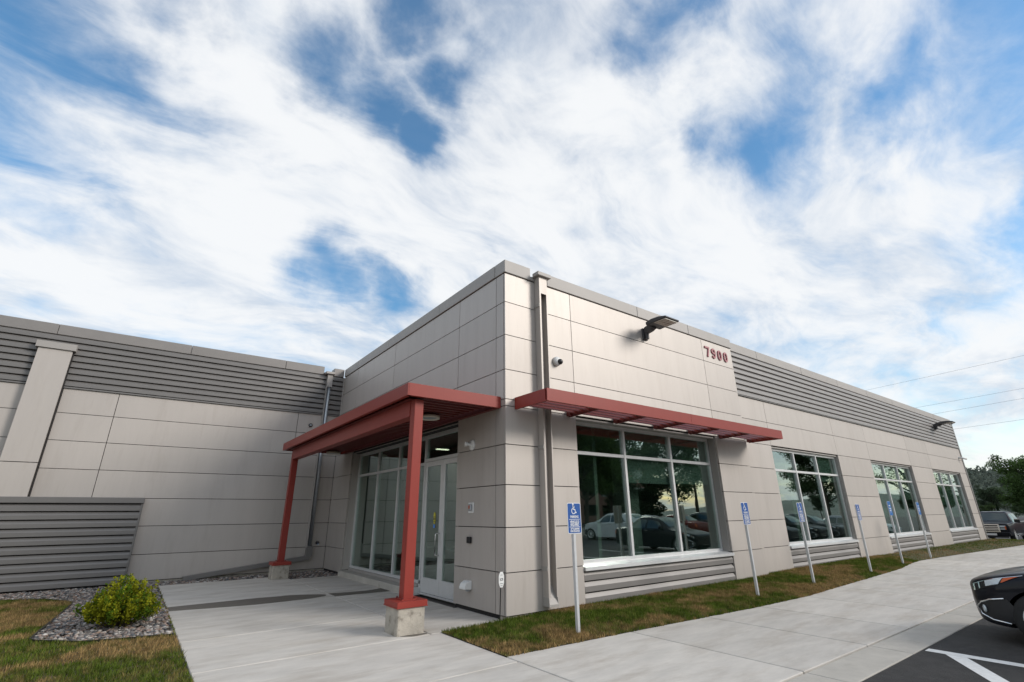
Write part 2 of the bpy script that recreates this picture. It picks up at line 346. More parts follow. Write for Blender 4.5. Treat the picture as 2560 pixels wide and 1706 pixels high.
# right wing
WIN = [(8.61,12.74),(15.37,19.56),(22.13,26.35)]; XE = 27.45
piers = [(7.19,8.61),(12.74,15.37),(19.56,22.13),(26.35,XE)]
for x0, x1 in piers:
    for z0, z1 in zip(LOW[:-1], LOW[1:]): panS(x0, x1, z0, z1, RY)
for x0, x1 in ((7.19,8.61),(8.61,12.74),(12.74,15.37),(15.37,19.56),(19.56,22.13),(22.13,XE)):
    for z0, z1 in ((3.0,3.6),(3.6,4.17)): panS(x0, x1, z0, z1, RY)
# far end wall
for z0, z1 in ((KB,1.2),(1.2,2.4),(2.4,3.6),(3.6,KC)):
    for y0, y1 in ((RY+TH,3),(3,6),(6,9),(9,12)): B(XE-TH, y0+.008, z0+.008, XE, y1-.008, z1-.008).build('panel', 'panel', bld)
# left wing
LW = 8.41; XL = -13
for z0, z1 in list(zip(LOW[:-1], LOW[1:]))+[(3.0,3.6),(3.6,4.15)]:
    panS(-1.17, 0, z0, z1, LW); panS(-5.2 if z0 > 1.7 else -4.25, -1.17, z0, z1, LW)
    if z0 > 1.7:
        panS(-6.2, -5.2, z0, z1, LW); panS(-10, -6.82, z0, z1, LW); panS(XL, -10, z0, z1, LW)
# ribbed metal bands: each course a folded strip with an undercut
def rib(x0, x1, z0, z1, y, d=.05, m='siding', name='siding_course', parent=None):
    h = z1-z0
    return MB().prism([(y+.02,z0+.004),(y-d,z0+h*.12),(y-d,z0+h*.60),(y-d*.25,z0+h*.97),(y+.02,z1-.002)], 'x', x0, x1).build(name, m, parent or bld)
n = 8; z0_, z1_ = 4.165, 5.335; h_ = (z1_-z0_)/n
for i in range(n):
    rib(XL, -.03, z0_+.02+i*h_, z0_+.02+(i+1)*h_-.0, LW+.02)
    rib(7.20, XE-.02, z0_+.02+i*h_, z0_+.02+(i+1)*h_, RY+.02, m='siding_sunlit')
B(XL, LW-.035, 4.15, -.003, LW+.03, 4.182).build('base_flashing', 'siding', bld); B(7.193, RY-.035, 4.17, XE, RY+.03, 4.186).build('base_flashing', 'siding', bld)
B(-.032, LW-.045, 4.18, -.002, LW+.03, 5.34).build('corner_trim', 'trim', bld)
# copings, in lengths
def coping(x0, x1, y, z0=KC+.012, z1=KT): 
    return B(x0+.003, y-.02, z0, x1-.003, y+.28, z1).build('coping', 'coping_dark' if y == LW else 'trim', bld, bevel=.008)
coping(-.017, .565, 0); coping(.955, 3.52, 0); coping(3.52, 5.36, 0); coping(5.36, 7.21, 0)
coping(.565, .955, 0, z1=5.44)
xs = [7.215, 8.7, 11.38, 14.05, 16.65, 19.3, 22.0, 24.7, XE+.02]
for a, b in zip(xs[:-1], xs[1:]): coping(a, b, RY)
ys = [.285, 2.35, 5.0, 7.2, 8.37]
for a, b in zip(ys[:-1], ys[1:]): B(-.02, a+.003, KC+.012, .26, b-.003, KT-.002).build('coping', 'trim', bld, bevel=.008)
xs = [XL, -9.2, -6.6, -4.0, -1.7, -.62]
for a, b in zip(xs[:-1], xs[1:]): coping(a, b, LW)
coping(-.33, -.024, LW); coping(-.62, -.33, LW, z1=5.43)
B(XE-.03, .39, KC+.012, XE+.02, 12, KT-.003).build('coping', 'trim', bld)
# structure behind the skin, with the window openings left free
bk = MB()
def backS(x0, x1, z0, z1, y): bk.box(x0, y+TH+.012, z0, x1, y+.24, z1)
backS(.05,1.55,.0,KC+.02,0); backS(1.55,5.85,2.965,KC+.02,0); backS(5.85,7.15,.0,KC+.02,0); backS(1.55,5.85,.0,.53,0)
px = 7.15
for a, b in WIN+[(XE-.05, XE)]:
    backS(px, a+.02, .0, KC+.02, RY); 
    if b < XE: backS(a+.02, b-.02, 2.985, KC+.02, RY); backS(a+.02, b-.02, .0, .53, RY)
    px = b-.02
bk.box(TH+.012, .25, .0, .24, 1.43, KC+.02).box(TH+.012, 7.02, .0, .24, 8.4, KC+.02).box(TH+.012, 1.43, 2.93, .24, 7.02, KC+.02)
bk.box(XL, LW+TH+.012, .0, .05, LW+.24, KC+.02).box(XE-.24, .35, 0, XE-TH-.012, 12, KC+.02)
bk.build('wall', 'backing', bld)
B(.3,.36,5.36,XE-.3,12,5.42).build('roof', 'metal_roof', bld); B(XL,LW+.3,5.36,.24,20,5.42).build('roof', 'metal_roof', bld)
B(XL,19.8,0,XE,20,5.36).build('rear_wall', 'panel', bld); 
# foundation showing under the panels
B(.03,.03,-.12,7.1,.2,KB-.01).build('foundation', 'pier_concrete', bld); B(7.1,RY+.03,-.4,XE-.03,.3,KB-.01).build('foundation', 'pier_concrete', bld); B(XL,LW+.03,-.12,.03,LW+.2,KB-.01).build('foundation', 'pier_concrete', bld)
B(.03,.2,-.12,.2,1.43,KB-.01).build('foundation','backing',bld); B(.03,7.02,-.12,.2,LW,KB-.01).build('foundation','backing',bld)
# pilaster on the left wing, standing on the low ribbed wainscot
pil = B(-6.80,LW-.16,1.80,-6.22,LW+.04,2.49).build('pilaster','panel',bld); B(-6.80,LW-.16,2.505,-6.22,LW+.04,4.97).build('pilaster_panel','panel',pil); B(-6.85,LW-.20,4.975,-6.17,LW+.03,5.12).build('pilaster_cap','trim',pil)
B(-6.218,LW-.10,1.8,-6.2,LW+.03,4.97).build('pilaster_joint','backing',pil)
hh = 1.645/10.; WY = LW-.17
for i in range(10): rib(XL, -4.285, .03+i*hh, .03+(i+1)*hh, WY+.02, d=.055)
B(XL,WY+.042,.02,-4.29,LW+.0,1.68).build('wainscot_core','backing',bld)
B(XL,WY-.06,1.685,-4.235,LW+.03,1.81).build('wainscot_cap','siding',bld,bevel=.01); B(-4.285,WY-.02,.03,-4.25,LW+.03,1.683).build('corner_trim','siding',bld)

# windows --------------------------------------------------------------
def window(x0, x1, y, zb=.60, zt=2.95, wallz=None):
    gy = .24; m = MB(); t = .055; tr = 2.40
    mull = [x0+(x1-x0)/3, x0+2*(x1-x0)/3]
    m.box(x0, gy-.04, zt-t, x1, gy+.05, zt); m.box(x0, gy-.04, zb, x1, gy+.05, zb+t)
    m.box(x0, gy-.038, zb+t, x0+t*.7, gy+.05, zt-t); m.box(x1-t*.7, gy-.038, zb+t, x1, gy+.05, zt-t)
    for q in mull: m.box(q-t/2, gy-.042, zb+t, q+t/2, gy+.048, zt-t)
    m.box(x0+t*.7, gy-.036, tr-t/2, x1-t*.7, gy+.046, tr+t/2)
    w = m.build('window', 'aluminium', bld)
    q = [x0+t*.7]+mull+[x1-t*.7]
    for i in range(3):
        a = q[i]+(t/2 if i else 0); b = q[i+1]-(t/2 if i < 2 else 0)
        B(a, gy, tr+t/2, b, gy+.012, zt-t).build('pane', 'glass', w); B(a, gy, zb+t, b, gy+.012, tr-t/2).build('pane', 'glass', w)
    # reveals and sill
    B(x0-.002, y+TH+.002, zb, x0+.022, gy-.045, zt).build('jamb', 'trim', w); B(x1-.022, y+TH+.002, zb, x1+.002, gy-.045, zt).build('jamb', 'trim', w)
    B(x0+.022, y+TH+.002, zt+.001, x1-.022, gy+.05, zt+.03).build('head', 'trim', w)
    MB().prism([(y-.035,.525),(y-.035,.575),(gy-.03,.612),(gy-.03,.525)], 'x', x0+.004, x1-.004).build('sill', 'aluminium', w)
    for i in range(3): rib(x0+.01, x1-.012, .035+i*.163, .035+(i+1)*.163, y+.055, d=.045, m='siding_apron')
    return w
w1 = window(1.53, 5.87, 0)
ws_ = [window(a, b, RY) for a, b in WIN]
# roller blinds half down behind some panes
def blind(w, x0, x1, zb): return B(x0, .31, zb, x1, .318, 2.93).build('roller_blind', 'shade_cloth', w)
blind(w1, 3.0, 4.40, 1.93); blind(w1, 4.45, 5.82, 1.95)
blind(ws_[1], 16.8, 19.5, 1.75); blind(ws_[2], 22.2, 26.3, 1.55); blind(ws_[0], 11.4, 12.7, 2.2)
# interior
B(.3,.3,-.05,XE-.3,8.3,.02).build('interior_floor','interior_floor',bld); B(.3,.3,3.02,XE-.3,8.3,3.08).build('ceiling','interior_ceiling',bld)
B(.3,7.9,.02,XE-.3,8.0,3.02).build('interior_wall','interior_wall',bld); 
for x in (6.6, 13.9, 20.8): B(x,.3,.02,x+.1,7.9,3.02).build('interior_wall','interior_wall',bld)
B(2.3,3.6,.02,6.6,3.7,3.02).build('interior_wall','interior_wall',bld); B(8.2,4.4,.02,27,4.5,3.02).build('interior_wall','interior_wall',bld)
for x in (3.55, 10.6, 17.5, 24.2): B(x,.75,.02,x+.38,1.1,3.02).build('interior_column','interior_wall',bld)
B(2.2,.3,.02,2.28,1.1,3.02).build('interior_column','interior_wall',bld)
for x, y in ((2.6,2.2),(10.6,2.5),(17.5,2.5),(24,2.5),(1.7,5.4)): B(x,y,3.0,x+.34,y+.10,3.019).build('ceiling_light','lit_panel',bld)  # middle three added to light the rooms, no known fixtures there

# entry glazing -----------------------------------------------------------
GX = .235
ent = MB(); t = .055
Y0, Y1 = 1.448, 6.97; DL, DC = 3.05, 2.32
zs = .165
ent.box(GX-.035,Y0,2.86,GX+.05,Y1,2.93)
ent.box(GX-.035,DL,zs,GX+.05,Y1,zs+t)
for y in (DL+.03, 4.38, 5.60, Y1-.03): ent.box(GX-.035,y-.028,zs+t if y > DL+.1 else .03,GX+.05,y+.028,2.86)
ent.box(GX-.035,Y0,.03,GX+.05,Y0+.05,2.86)
ent.box(GX-.033,DL+.058,2.36-t/2,GX+.048,Y1-.058,2.36+t/2); ent.box(GX-.033,Y0+.05,2.39,GX+.048,DL,2.45)
entry = ent.build('entry_glazing','aluminium',bld)
ys = [DL+.058,4.38,5.60,Y1-.058]
for i in range(3):
    a = ys[i]+(.028 if i else 0); b = ys[i+1]-(.028 if i < 2 else 0)
    B(GX,a,zs+t,GX+.012,b,2.36-t/2).build('pane','glass',entry); B(GX,a,2.36+t/2,GX+.012,b,2.86).build('pane','glass',entry)
B(GX,Y0+.05,2.45,GX+.012,DL,2.86).build('pane','glass',entry)
B(TH+.002,Y1,.12,GX-.037,Y1+.028,2.93).build('jamb','panel',entry); B(TH+.002,Y0-.025,.03,GX-.037,Y0-.001,2.93).build('jamb','panel',entry)
B(TH+.002,Y0,2.931,GX+.05,Y1,2.955).build('head','trim',entry)
B(-.075,DL+.06,-.02,GX-.04,Y1-.02,.115).build('concrete_plinth','kerb_concrete',entry,bevel=.01); B(GX-.06,DL+.06,.115,GX+.05,Y1-.02,.16).build('sub_sill','trim',entry)
B(.0,DL-.02,-.02,GX+.05,DL+.055,.11).build('plinth_end','aluminium',entry)
def door(y0, y1, hinge_low):
    m = MB(); a = .085; z0, z1 = .035, 2.385
    m.box(GX-.03,y0,z0,GX+.02,y0+a,z1).box(GX-.03,y1-a,z0,GX+.02,y1,z1).box(GX-.03,y0+a,z1-a*1.1,GX+.02,y1-a,z1).box(GX-.03,y0+a,z0,GX+.02,y1-a,z0+.25)
    d = m.build('door','aluminium',bld,bevel=.003)
    B(GX-.008,y0+a,z0+.25,GX+.004,y1-a,z1-a*1.1).build('pane','glass',d)
    B(GX+.03,y0+.04,.78,GX+.06,y1-.04,.83).build('push_bar','steel',d)
    return d
d1 = door(DC+.004, DL-.004, False); d2 = door(Y0+.055, DC-.004, True)
B(GX-.06,Y0+.05,.002,GX+.06,DL,.03).build('threshold','aluminium',bld)
hx = GX-.11; hy = DC+.05
MB().tube([(GX-.03,hy,1.06),(hx+.01,hy,1.06),(hx,hy,1.05),(hx,hy,.70),(hx+.01,hy,.69),(GX-.03,hy,.69)], .012, 8).build('pull_handle','steel',d1,smooth=True)
ov = [(2.62+.055*math.cos(a)*.8, 1.325+.105*math.sin(a)) for a in np.linspace(0, 2*math.pi, 24, endpoint=False)]
st = MB().prism(ov,'x',GX-.012,GX-.0095).build('door_sticker','sticker_yellow',d1)
for z, w in ((1.345,.040),(1.318,.043),(1.30,.043),(1.265,.028)): B(GX-.0135,2.62-w,z-.006,GX-.0125,2.62+w,z+.006).build('sticker_print','ink',st)
sb = B(GX-.012,2.59,1.15,GX-.0095,2.66,1.21).build('door_sticker','sticker_blue',d1)
# furniture inside
def things_inside():
    t = thing('lobby_bench','long dark bench inside the glazed entry','bench',(.95,5,.02))
    B(.75,4.0,.30,1.15,6.0,.38).build('seat','furniture',t)
    for y in (4.1,5.8): B(.8,y,.02,1.1,y+.1,.30).build('leg','furniture',t)
    for k, (x, w) in enumerate(((8.9,'nearest the corner bay'),(15.9,'under the half-lowered blind of the middle window'),(23,'behind the farthest window'))):
        t = thing('desk','dark office desk just inside the glass, '+w,'desk',(x+.5,1.7,.02),'desks behind the windows')
        B(x,1.4,.57,x+1.1,2.0,.61).build('desktop','furniture',t)
        for dx in (.03,1.03): B(x+dx,1.45,.02,x+dx+.04,1.95,.57).build('leg','furniture',t)
things_inside()

# ------------------------------------------------------------------ red entry canopy
can = thing('entry_canopy','red steel entry canopy on two posts with concrete footings over the glass doors','canopy',(-1.36,.31,0))
CZ0, CZ1 = 2.975, 3.155; CX, CY0, CY1 = -1.61, .107, 7.6
MB().prism([(CX,CZ0),(CX,CZ1),(CX+.05,CZ1),(CX+.05,CZ1-.02),(CX+.018,CZ1-.02),(CX+.018,CZ0+.02),(CX+.06,CZ0+.02),(CX+.06,CZ0)],'y',CY0+.003,CY1).build('front_fascia','red',can)
MB().prism([(CY0,CZ0),(CY0,CZ1),(CY0+.05,CZ1),(CY0+.05,CZ1-.02),(CY0+.018,CZ1-.02),(CY0+.018,CZ0+.02),(CY0+.06,CZ0+.02),(CY0+.06,CZ0)],'x',CX+.0185,-.012).build('side_fascia','red',can)
B(CX+.062,CY1-.03,CZ0,-.012,CY1,CZ1).build('side_fascia','red',can)
B(CX+.051,CY0+.051,CZ1-.035,-.09,CY1-.032,CZ1-.012).build('roof_deck','red',can)
B(-.075,CY0+.062,CZ0+.0,-.003,CY1-.032,CZ0+.012).build('wall_ledger','red_shaded',can); B(-.015,CY0+.062,CZ0+.012,-.003,CY1-.032,CZ1-.04).build('wall_ledger','red_shaded',can)
y = CY0+.09
while y < CY1-.12:
    MB().prism([(y,CZ1-.037),(y+.02,CZ0+.045),(y+.085,CZ0+.045),(y+.105,CZ1-.037)],'x',CX+.065,-.12).build('deck_rib','red_shaded',can); y += .168
MB().prism([(-1.44,2.73),(-1.44,2.965),(-1.28,2.965),(-1.28,2.95),(-1.425,2.95),(-1.425,2.745),(-1.28,2.745),(-1.28,2.73)],'y',.385,7.17).build('beam','red',can,bevel=.004)
B(-1.50,.30,2.966,-1.22,7.25,2.974).build('beam_plate','red_shaded',can)
def post(yc, z_off=0):
    xc = -1.36; w = .07
    B(xc-w,yc-w,.375,xc+w,yc+w,2.966).build('post','red',can,bevel=.006)
    B(xc-.10,yc-.10,.372,xc+.10,yc+.10,.384).build('base_plate','red',can)
    for dx, dy in ((-.085,-.085),(.085,-.085),(-.085,.085),(.085,.085)): MB().lathe([(.012,0),(.012,.02)],(xc+dx,yc+dy,.384),(0,0,1),6).build('bolt','red_shaded',can)
    c = B(xc-.205,yc-.205,.305,xc+.205,yc+.205,.372).build('footing_cap','red',can,bevel=.004)
    B(xc-.21,yc-.21,.302,xc+.21,yc+.21,.311).build('drip_edge','red',c)
    B(xc-.185,yc-.185,-.03,xc+.185,yc+.185,.303).build('concrete_footing','pier_concrete',can,bevel=.012)
post(.31); post(7.27)
for (x, y) in ((-.62,1.36),(-.42,7.25)):
    d = MB().lathe([(.115,.07),(.14,.02),(.17,.0),(.176,.012),(.176,.05),(.12,.055)],(x,y,CZ0-.045),(0,0,1),28).build('recessed_light','cream',can,smooth=True)
    MB().lathe([(.119,.0),(.119,.008)],(x,y,CZ0-.030),(0,0,1),28).build('lens','galvanised',d)

# red sunshade over the first window
sun = thing('sunshade','red steel sunshade with open louvre blades projecting above the nearest window','sunshade',(3.76,0,3.05))
SY = -.805; SX0, SX1 = .185, 7.33
MB().prism([(SY,2.955),(SY,3.145),(SY+.045,3.145),(SY+.045,3.13),(SY+.014,3.13),(SY+.014,2.97),(SY+.045,2.97),(SY+.045,2.955)],'x',SX0,3.777).build('fascia','red',sun)
MB().prism([(SY,2.955),(SY,3.145),(SY+.045,3.145),(SY+.045,3.13),(SY+.014,3.13),(SY+.014,2.97),(SY+.045,2.97),(SY+.045,2.955)],'x',3.783,SX1).build('fascia','red',sun)
MB().prism([(SX0,2.955),(SX0,3.145),(SX0+.04,3.145),(SX0+.04,2.955)],'y',SY+.046,-.005).build('end_plate','red',sun)
MB().prism([(SX1-.04,2.955),(SX1-.04,3.145),(SX1,3.145),(SX1,2.955)],'y',SY+.046,-.005).build('end_plate','red',sun)
arms = [1.38,2.565,3.74,4.91,6.08]
for x in arms: MB().prism([(-.005,2.955),(-.005,3.09),(SY+.02,3.09),(SY+.02,2.975),(-.12,2.955)],'x',x-.03,x+.01).build('arm','red_shaded',sun)
for x in arms+[SX1-.05]: B(x-.075,-.10,2.965,x-.03,-.005,3.06).build('bracket','red_shaded',sun)
cells = [SX0+.04]+arms+[SX1-.04]
for a, b in zip(cells[:-1], cells[1:]):
    for k in range(4):
        yb = SY+.13+k*.15
        MB().prism([(yb,2.985),(yb+.012,2.98),(yb+.085,3.085),(yb+.073,3.09)],'x',a+.012,b-.034).build('louvre_blade','plum_face' if False else 'red',sun)

# ------------------------------------------------------------------ rainwater pipes
def open_chase(x0, x1, y, zt, zb, label, cover=.33):
    t = thing('downspout',label,'downspout',((x0+x1)/2,y,0),'downspouts')
    w = .022; d = .14
    m = MB().box(x0,y-d,zb+.12,x0+.012,y-.004,zt).box(x1-.012,y-d,zb+.12,x1,y-.004,zt).box(x0+.012,y-.016,zb+.1,x1-.012,y-.004,zt)
    m.box(x0+.012,y-d,zb+.12,x0+w+.012,y-d+.01,zt-cover).box(x1-w,y-d,zb+.12,x1-.012,y-d+.01,zt-cover)
    m.build('channel','panel',t)
    B(x0+.012,y-d,zt-cover,x1-.012,y-d+.012,zt).build('cover','panel',t)
    MB().prism([(y-.004,zb+.3),(y-d-.01,zb+.03),(y-d-.01,zb),(y-.004,zb)],'x',x0+.012,x1-.012).build('kickout','trim',t)
    MB().prism([(y-.004,zb),(y-d-.012,zb),(y-d,zb+.12),(y-.004,zb+.12)],'x',x0,x0+.011).build('kickout_side','trim',t); MB().prism([(y-.004,zb),(y-d-.012,zb),(y-d,zb+.12),(y-.004,zb+.12)],'x',x1-.011,x1).build('kickout_side','trim',t)
    h = MB().box(x0-.06,y-.19,zt,x1+.07,y-.0245,zt+.075).build('collector_head','trim',t,bevel=.006)
    for z in (.62,2.39,4.86):
        if z < zt-.2: B(x0-.012,y-.135,z-.03,x0-.001,y-.004,z+.03).build('strap','trim',t); B(x1+.001,y-.02,z-.035,x1+.02,y-.004,z+.035).build('strap','trim',t)
    return t
open_chase(.662,.842,0,5.42,.12,'warm grey open-fronted downspout beside the building corner, cut by the red sunshade')
t = thing('downspout','galvanised round downspout with dark leader on the left wing beside the entry canopy','downspout',(-.44,LW,0),'downspouts')
MB().box(-.53,LW-.14,4.98,-.515,LW-.0,5.36).box(-.40,LW-.14,4.98,-.385,LW-.0,5.36).box(-.515,LW-.14,4.98,-.40,LW-.13,5.36).build('cover','trim',t)
MB().box(-.60,LW-.2,5.36,-.34,LW-.03,5.43).build('collector_head','trim',t,bevel=.006)
MB().box(-.53,LW-.14,.6,-.518,LW-.012,4.978).build('guard','trim',t)
MB().tube([(-.45,LW-.075,5.2),(-.45,LW-.075,.58)],.055,14).build('pipe','galvanised',t,smooth=True)
MB().prism([(-.52,.62),(-.37,.62),(-.37,.40),(-.44,.30),(-3.16,.0),(-3.2,.09),(-.52,.39)],'y',LW-.15,LW-.012).build('leader','siding',t)
t = thing('downspout','dark downspout on the far right end of the building','downspout',(27.57,.3,0),'downspouts')
B(XE+.003,RY-.02,.10,XE+.17,RY+.2,5.4).build('pipe','siding',t); B(XE+.003,RY-.06,5.4,XE+.24,RY+.24,5.5).build('collector_head','siding',t); B(XE+.01,RY-.12,.02,XE+.16,RY+.15,.098).build('outlet','trim',t)

# ------------------------------------------------------------------ wall lamps, cameras, small fittings
def wall_lamp(x, y, z, label):
    t = thing('wall_lamp',label,'lamp',(x,y,z),'wall lamps below the roof line')
    B(x-.075,y-.035,z-.17,x+.075,y-.001,z+.09).build('back_plate','dark_metal',t,bevel=.008)
    MB().lathe([(.045,0),(.045,.12),(.05,.13)],(x,y-.07,z-.16),(0,0,1),14).build('pivot','dark_metal',t)
    MB().prism([(y-.04,z-.05),(y-.04,z+.10),(y-.24,z+.155),(y-.30,z+.16),(y-.30,z+.02),(y-.22,z-.02)],'x',x-.05,x+.05).build('arm','dark_metal',t,bevel=.008)
    hd = MB().prism([(y-.24,z+.045),(y-.23,z+.12),(y-.38,z+.15),(y-.56,z+.145),(y-.74,z+.105),(y-.74,z+.07),(y-.42,z+.055)],'x',x-.23,x+.23).build('head','dark_metal',t,bevel=.012)
    B(x-.20,y-.71,z+.048,x+.20,y-.43,z+.062).build('lens_tray','cream',hd)
    for i in range(3):
        for j in range(2): B(x-.19+i*.128,y-.70+j*.135,z+.042,x-.075+i*.128,y-.578+j*.135,z+.0485).build('lens','lens_tan',hd)
    return t
wall_lamp(3.70,0,5.03,'dark wall lamp with six lens panels mounted beside the house number')
wall_lamp(24.25,RY-.03,4.98,'dark wall lamp near the far right end of the building')
t = thing('dome_camera','white dome security camera to the right of the open downspout','camera',(1.12,0,3.92))
MB().lathe([(.085,0),(.085,.03),(.078,.045),(.06,.075)],(1.12,-.001,3.92),(0,-1,0),24).build('housing','white',t,smooth=True)
MB().lathe([(.052,.05),(.05,.085),(.036,.105),(.015,.115)],(1.135,-.01,3.912),(.12,-1,-.12),20).build('dome','black',t,smooth=True)
t = thing('bullet_camera','small white camera by the far right corner','camera',(26.9,RY,3.72))
MB().lathe([(.05,0),(.05,.03)],(26.95,RY-.001,3.72),(0,-1,0),14).build('base','white',t); MB().tube([(26.95,RY-.03,3.72),(26.95,RY-.12,3.70),(27.1,RY-.25,3.66)],.045,10).build('body','white',t,smooth=True)
t = thing('entry_floodlight','small white floodlight on the entry side wall','light',(0,.96,2.5))
MB().lathe([(.095,0),(.09,.018),(.03,.03)],(-.001,.955,2.49),(-1,0,0),22).build('base','white',t,smooth=True); MB().tube([(-.03,.955,2.49),(-.07,.99,2.50)],.022,8).build('arm','white',t); MB().lathe([(.028,0),(.045,.05),(.045,.065)],(-.06,.985,2.50),(-.9,.45,.05),14).build('head','white',t,smooth=True)
t = thing('fire_strobe','clear covered red and white strobe on the entry side wall','alarm',(0,.945,1.485))
B(-.012,.865,1.405,-.001,1.025,1.565).build('plate','white',t,bevel=.003); B(-.05,.90,1.44,-.012,.985,1.54).build('body','galvanised',t,bevel=.01); B(-.056,.925,1.47,-.05,.95,1.52).build('strobe','amber',t)
tag(B(-.045,.915,.955,-.001,1.015,1.05).build('card_reader','black',org=(0,.965,1.0),bevel=.008),'black card reader on the entry side wall below the strobe','card reader')
t = thing('vent_hood','white curved vent hood low on the entry side wall','vent',(0,.97,.36))
MB().prism([(0-.002,.30),(-.002,.425),(-.06,.42),(-.11,.39),(-.135,.34),(-.135,.31)],'y',.89,1.05).build('hood','white',t,bevel=.006); B(-.05,.93,.275,-.003,1.0,.30).build('drip_lip','galvanised',t)
t = thing('wall_fitting','small round fitting high on the left wing beside the pipe','fitting',(-.81,LW,3.825))
MB().lathe([(.055,0),(.055,.02),(.04,.03)],(-.81,LW-.001,3.825),(0,-1,0),18).build('ring','dark_metal',t,smooth=True); MB().lathe([(.03,.028),(.028,.045)],(-.81,LW,3.825),(0,-1,0),12).build('face','galvanised',t); B(-.815,LW-.06,3.79,-.805,LW-.04,3.86).build('bar','dark_metal',t)
t = thing('hose_tap','small dark hose tap low on the left wing','tap',(-.235,LW,.70))
MB().lathe([(.045,0),(.045,.03),(.02,.04),(.02,.07),(.036,.08),(.03,.11)],(-.235,LW-.001,.70),(0,-1,0),14).build('body','dark_metal',t,smooth=True); MB().tube([(-.235,LW-.09,.70),(-.235,LW-.11,.64)],.014,8).build('spout','steel',t)

# the house number, cut from plate: a darker edge round a paler face
num = thing('house_number','plum red house number 7900 on the panel under the roof edge','house number',(6.45,0,4.9))
def ribbon(pts, w):
    P = [np.array(p, float) for p in pts]; n = len(P); Lp, Rp = [], []
    for i in range(n):
        a = P[i]-P[i-1] if i else P[1]-P[0]; b = P[i+1]-P[i] if i < n-1 else P[-1]-P[-2]
        a = a/np.linalg.norm(a); b = b/np.linalg.norm(b); d = a+b; d /= np.linalg.norm(d); nn_ = np.array([-d[1], d[0]])/max(.35, np.dot(d, a))
        Lp.append(P[i]+nn_*w/2); Rp.append(P[i]-nn_*w/2)
    return Lp, Rp
def stroke(name, pts, w, y0, y1, m, parent, closed=False):
    mb = MB()
    if closed: pts = pts+[pts[0], pts[1]]
    Lp, Rp = ribbon(pts, w); rngk = range(1, len(pts)-1) if closed else range(len(pts)-1)
    vs = []; fs = []
    for i in range(len(pts)):
        for q in (Lp[i], Rp[i]):
            vs += [(q[0], y0, q[1]), (q[0], y1, q[1])]
    for i in (range(len(pts)-2) if closed else range(len(pts)-1)):
        if closed and i == 0: i0, i1 = len(pts)-2, 1
        else: i0, i1 = i, i+1
        a, b = i0*4, i1*4
        fs += [(a, b, b+2, a+2), (a+1, a+3, b+3, b+1), (a, a+1, b+1, b), (a+2, b+2, b+3, a+3)]
    if not closed: e = (len(pts)-1)*4; fs += [(0,2,3,1), (e, e+1, e+3, e+2)]
    mb.add(vs, fs); return mb.build(name, m, parent)
def oval(cx, cz, rx_, rz, a0=0, a1=360, n=28):
    # stadium: straight flanks with round ends
    out = []
    for a in np.linspace(R(a0), R(a1), n, endpoint=(a1-a0) % 360 != 0):
        s_, c_ = math.sin(a), math.cos(a); out.append((cx+rx_*c_, cz+(rz-rx_)*(1 if s_ > 0 else -1 if s_ < 0 else 0)*min(1, abs(s_)*3)+rx_*s_))
    return out
def digit(ch, x0, z0, w, h):
    cx = x0+w/2; k = .042
    if ch == '7': pts, cl = [(x0, z0+h-k/2), (x0+w-.01, z0+h-k/2), (x0+w*.52, z0)], False
    elif ch == '0': pts, cl = oval(cx, z0+h/2, w/2-k/2, h/2-k/2), True
    elif ch == '9':
        r = w/2-k/2
        pts = oval(cx, z0+h-.02-r-.045, r, r+.04, -15, 340, 24); pts = [(cx+r, z0+h*.55)]+[(cx+r*math.cos(R(a)), z0+h*.62-k/2+(r+.03)*math.sin(R(a))*.95+.0) for a in range(-20,-345,-20)]
        top = z0+h-k/2; rr = (h*.5)/2-k/4; cz = top-rr
        pts = [(cx+r*math.cos(R(a)), cz+rr*math.sin(R(a))) for a in range(-20,-360,-18)]+[(cx+r, cz), (cx+r, z0+r+k/2)]+[(cx+r*math.cos(R(a)), z0+r+k/2+r*math.sin(R(a))) for a in range(-20,-175,-20)]
        cl = False
    d = stroke('digit', pts, k+.006, -.022, -.002, 'plum', num, cl); stroke('digit_face', pts, k*.52, -.026, -.0225, 'plum_face', d, cl)
for ch, x in zip('7900', (5.97,6.25,6.52,6.785)): digit(ch, x, 4.93, .165 if ch != '7' else .18, .255)

# ------------------------------------------------------------------ lettering for flat print
def text_mesh(name, txt, size, m, parent, loc, rot=(R(90),0,0), sx=1.0, bold=.0, org=(0,0,0)):
    cu = bpy.data.curves.new(name, 'FONT'); cu.body = txt; cu.size = size*S; cu.align_x = 'CENTER'; cu.align_y = 'CENTER'; cu.offset = bold*S; cu.resolution_u = 2
    tmp = bpy.data.objects.new(name, cu); col.objects.link(tmp); dg = bpy.context.evaluated_depsgraph_get()
    me = bpy.data.meshes.new_from_object(tmp.evaluated_get(dg)); bpy.data.objects.remove(tmp); bpy.data.curves.remove(cu)
    me.materials.clear(); me.materials.append(MATS[m])
    o = bpy.data.objects.new(name, me); col.objects.link(o); o.parent = parent; o.location = Vector(loc)*S; o.rotation_euler = rot; o.scale = (sx, 1, 1); ORG[o.name] = Vector(org); return o
def rrect(w, h, r, cx=0, cz=0, n=5):
    out = []
    for qx, qz, a0 in ((1,1,0),(-1,1,90),(-1,-1,180),(1,-1,270)):
        for k in range(n+1):
            a = R(a0+90*k/n); out.append((cx+qx*(w/2-r)+r*math.cos(a), cz+qz*(h/2-r)+r*math.sin(a)))
    return out
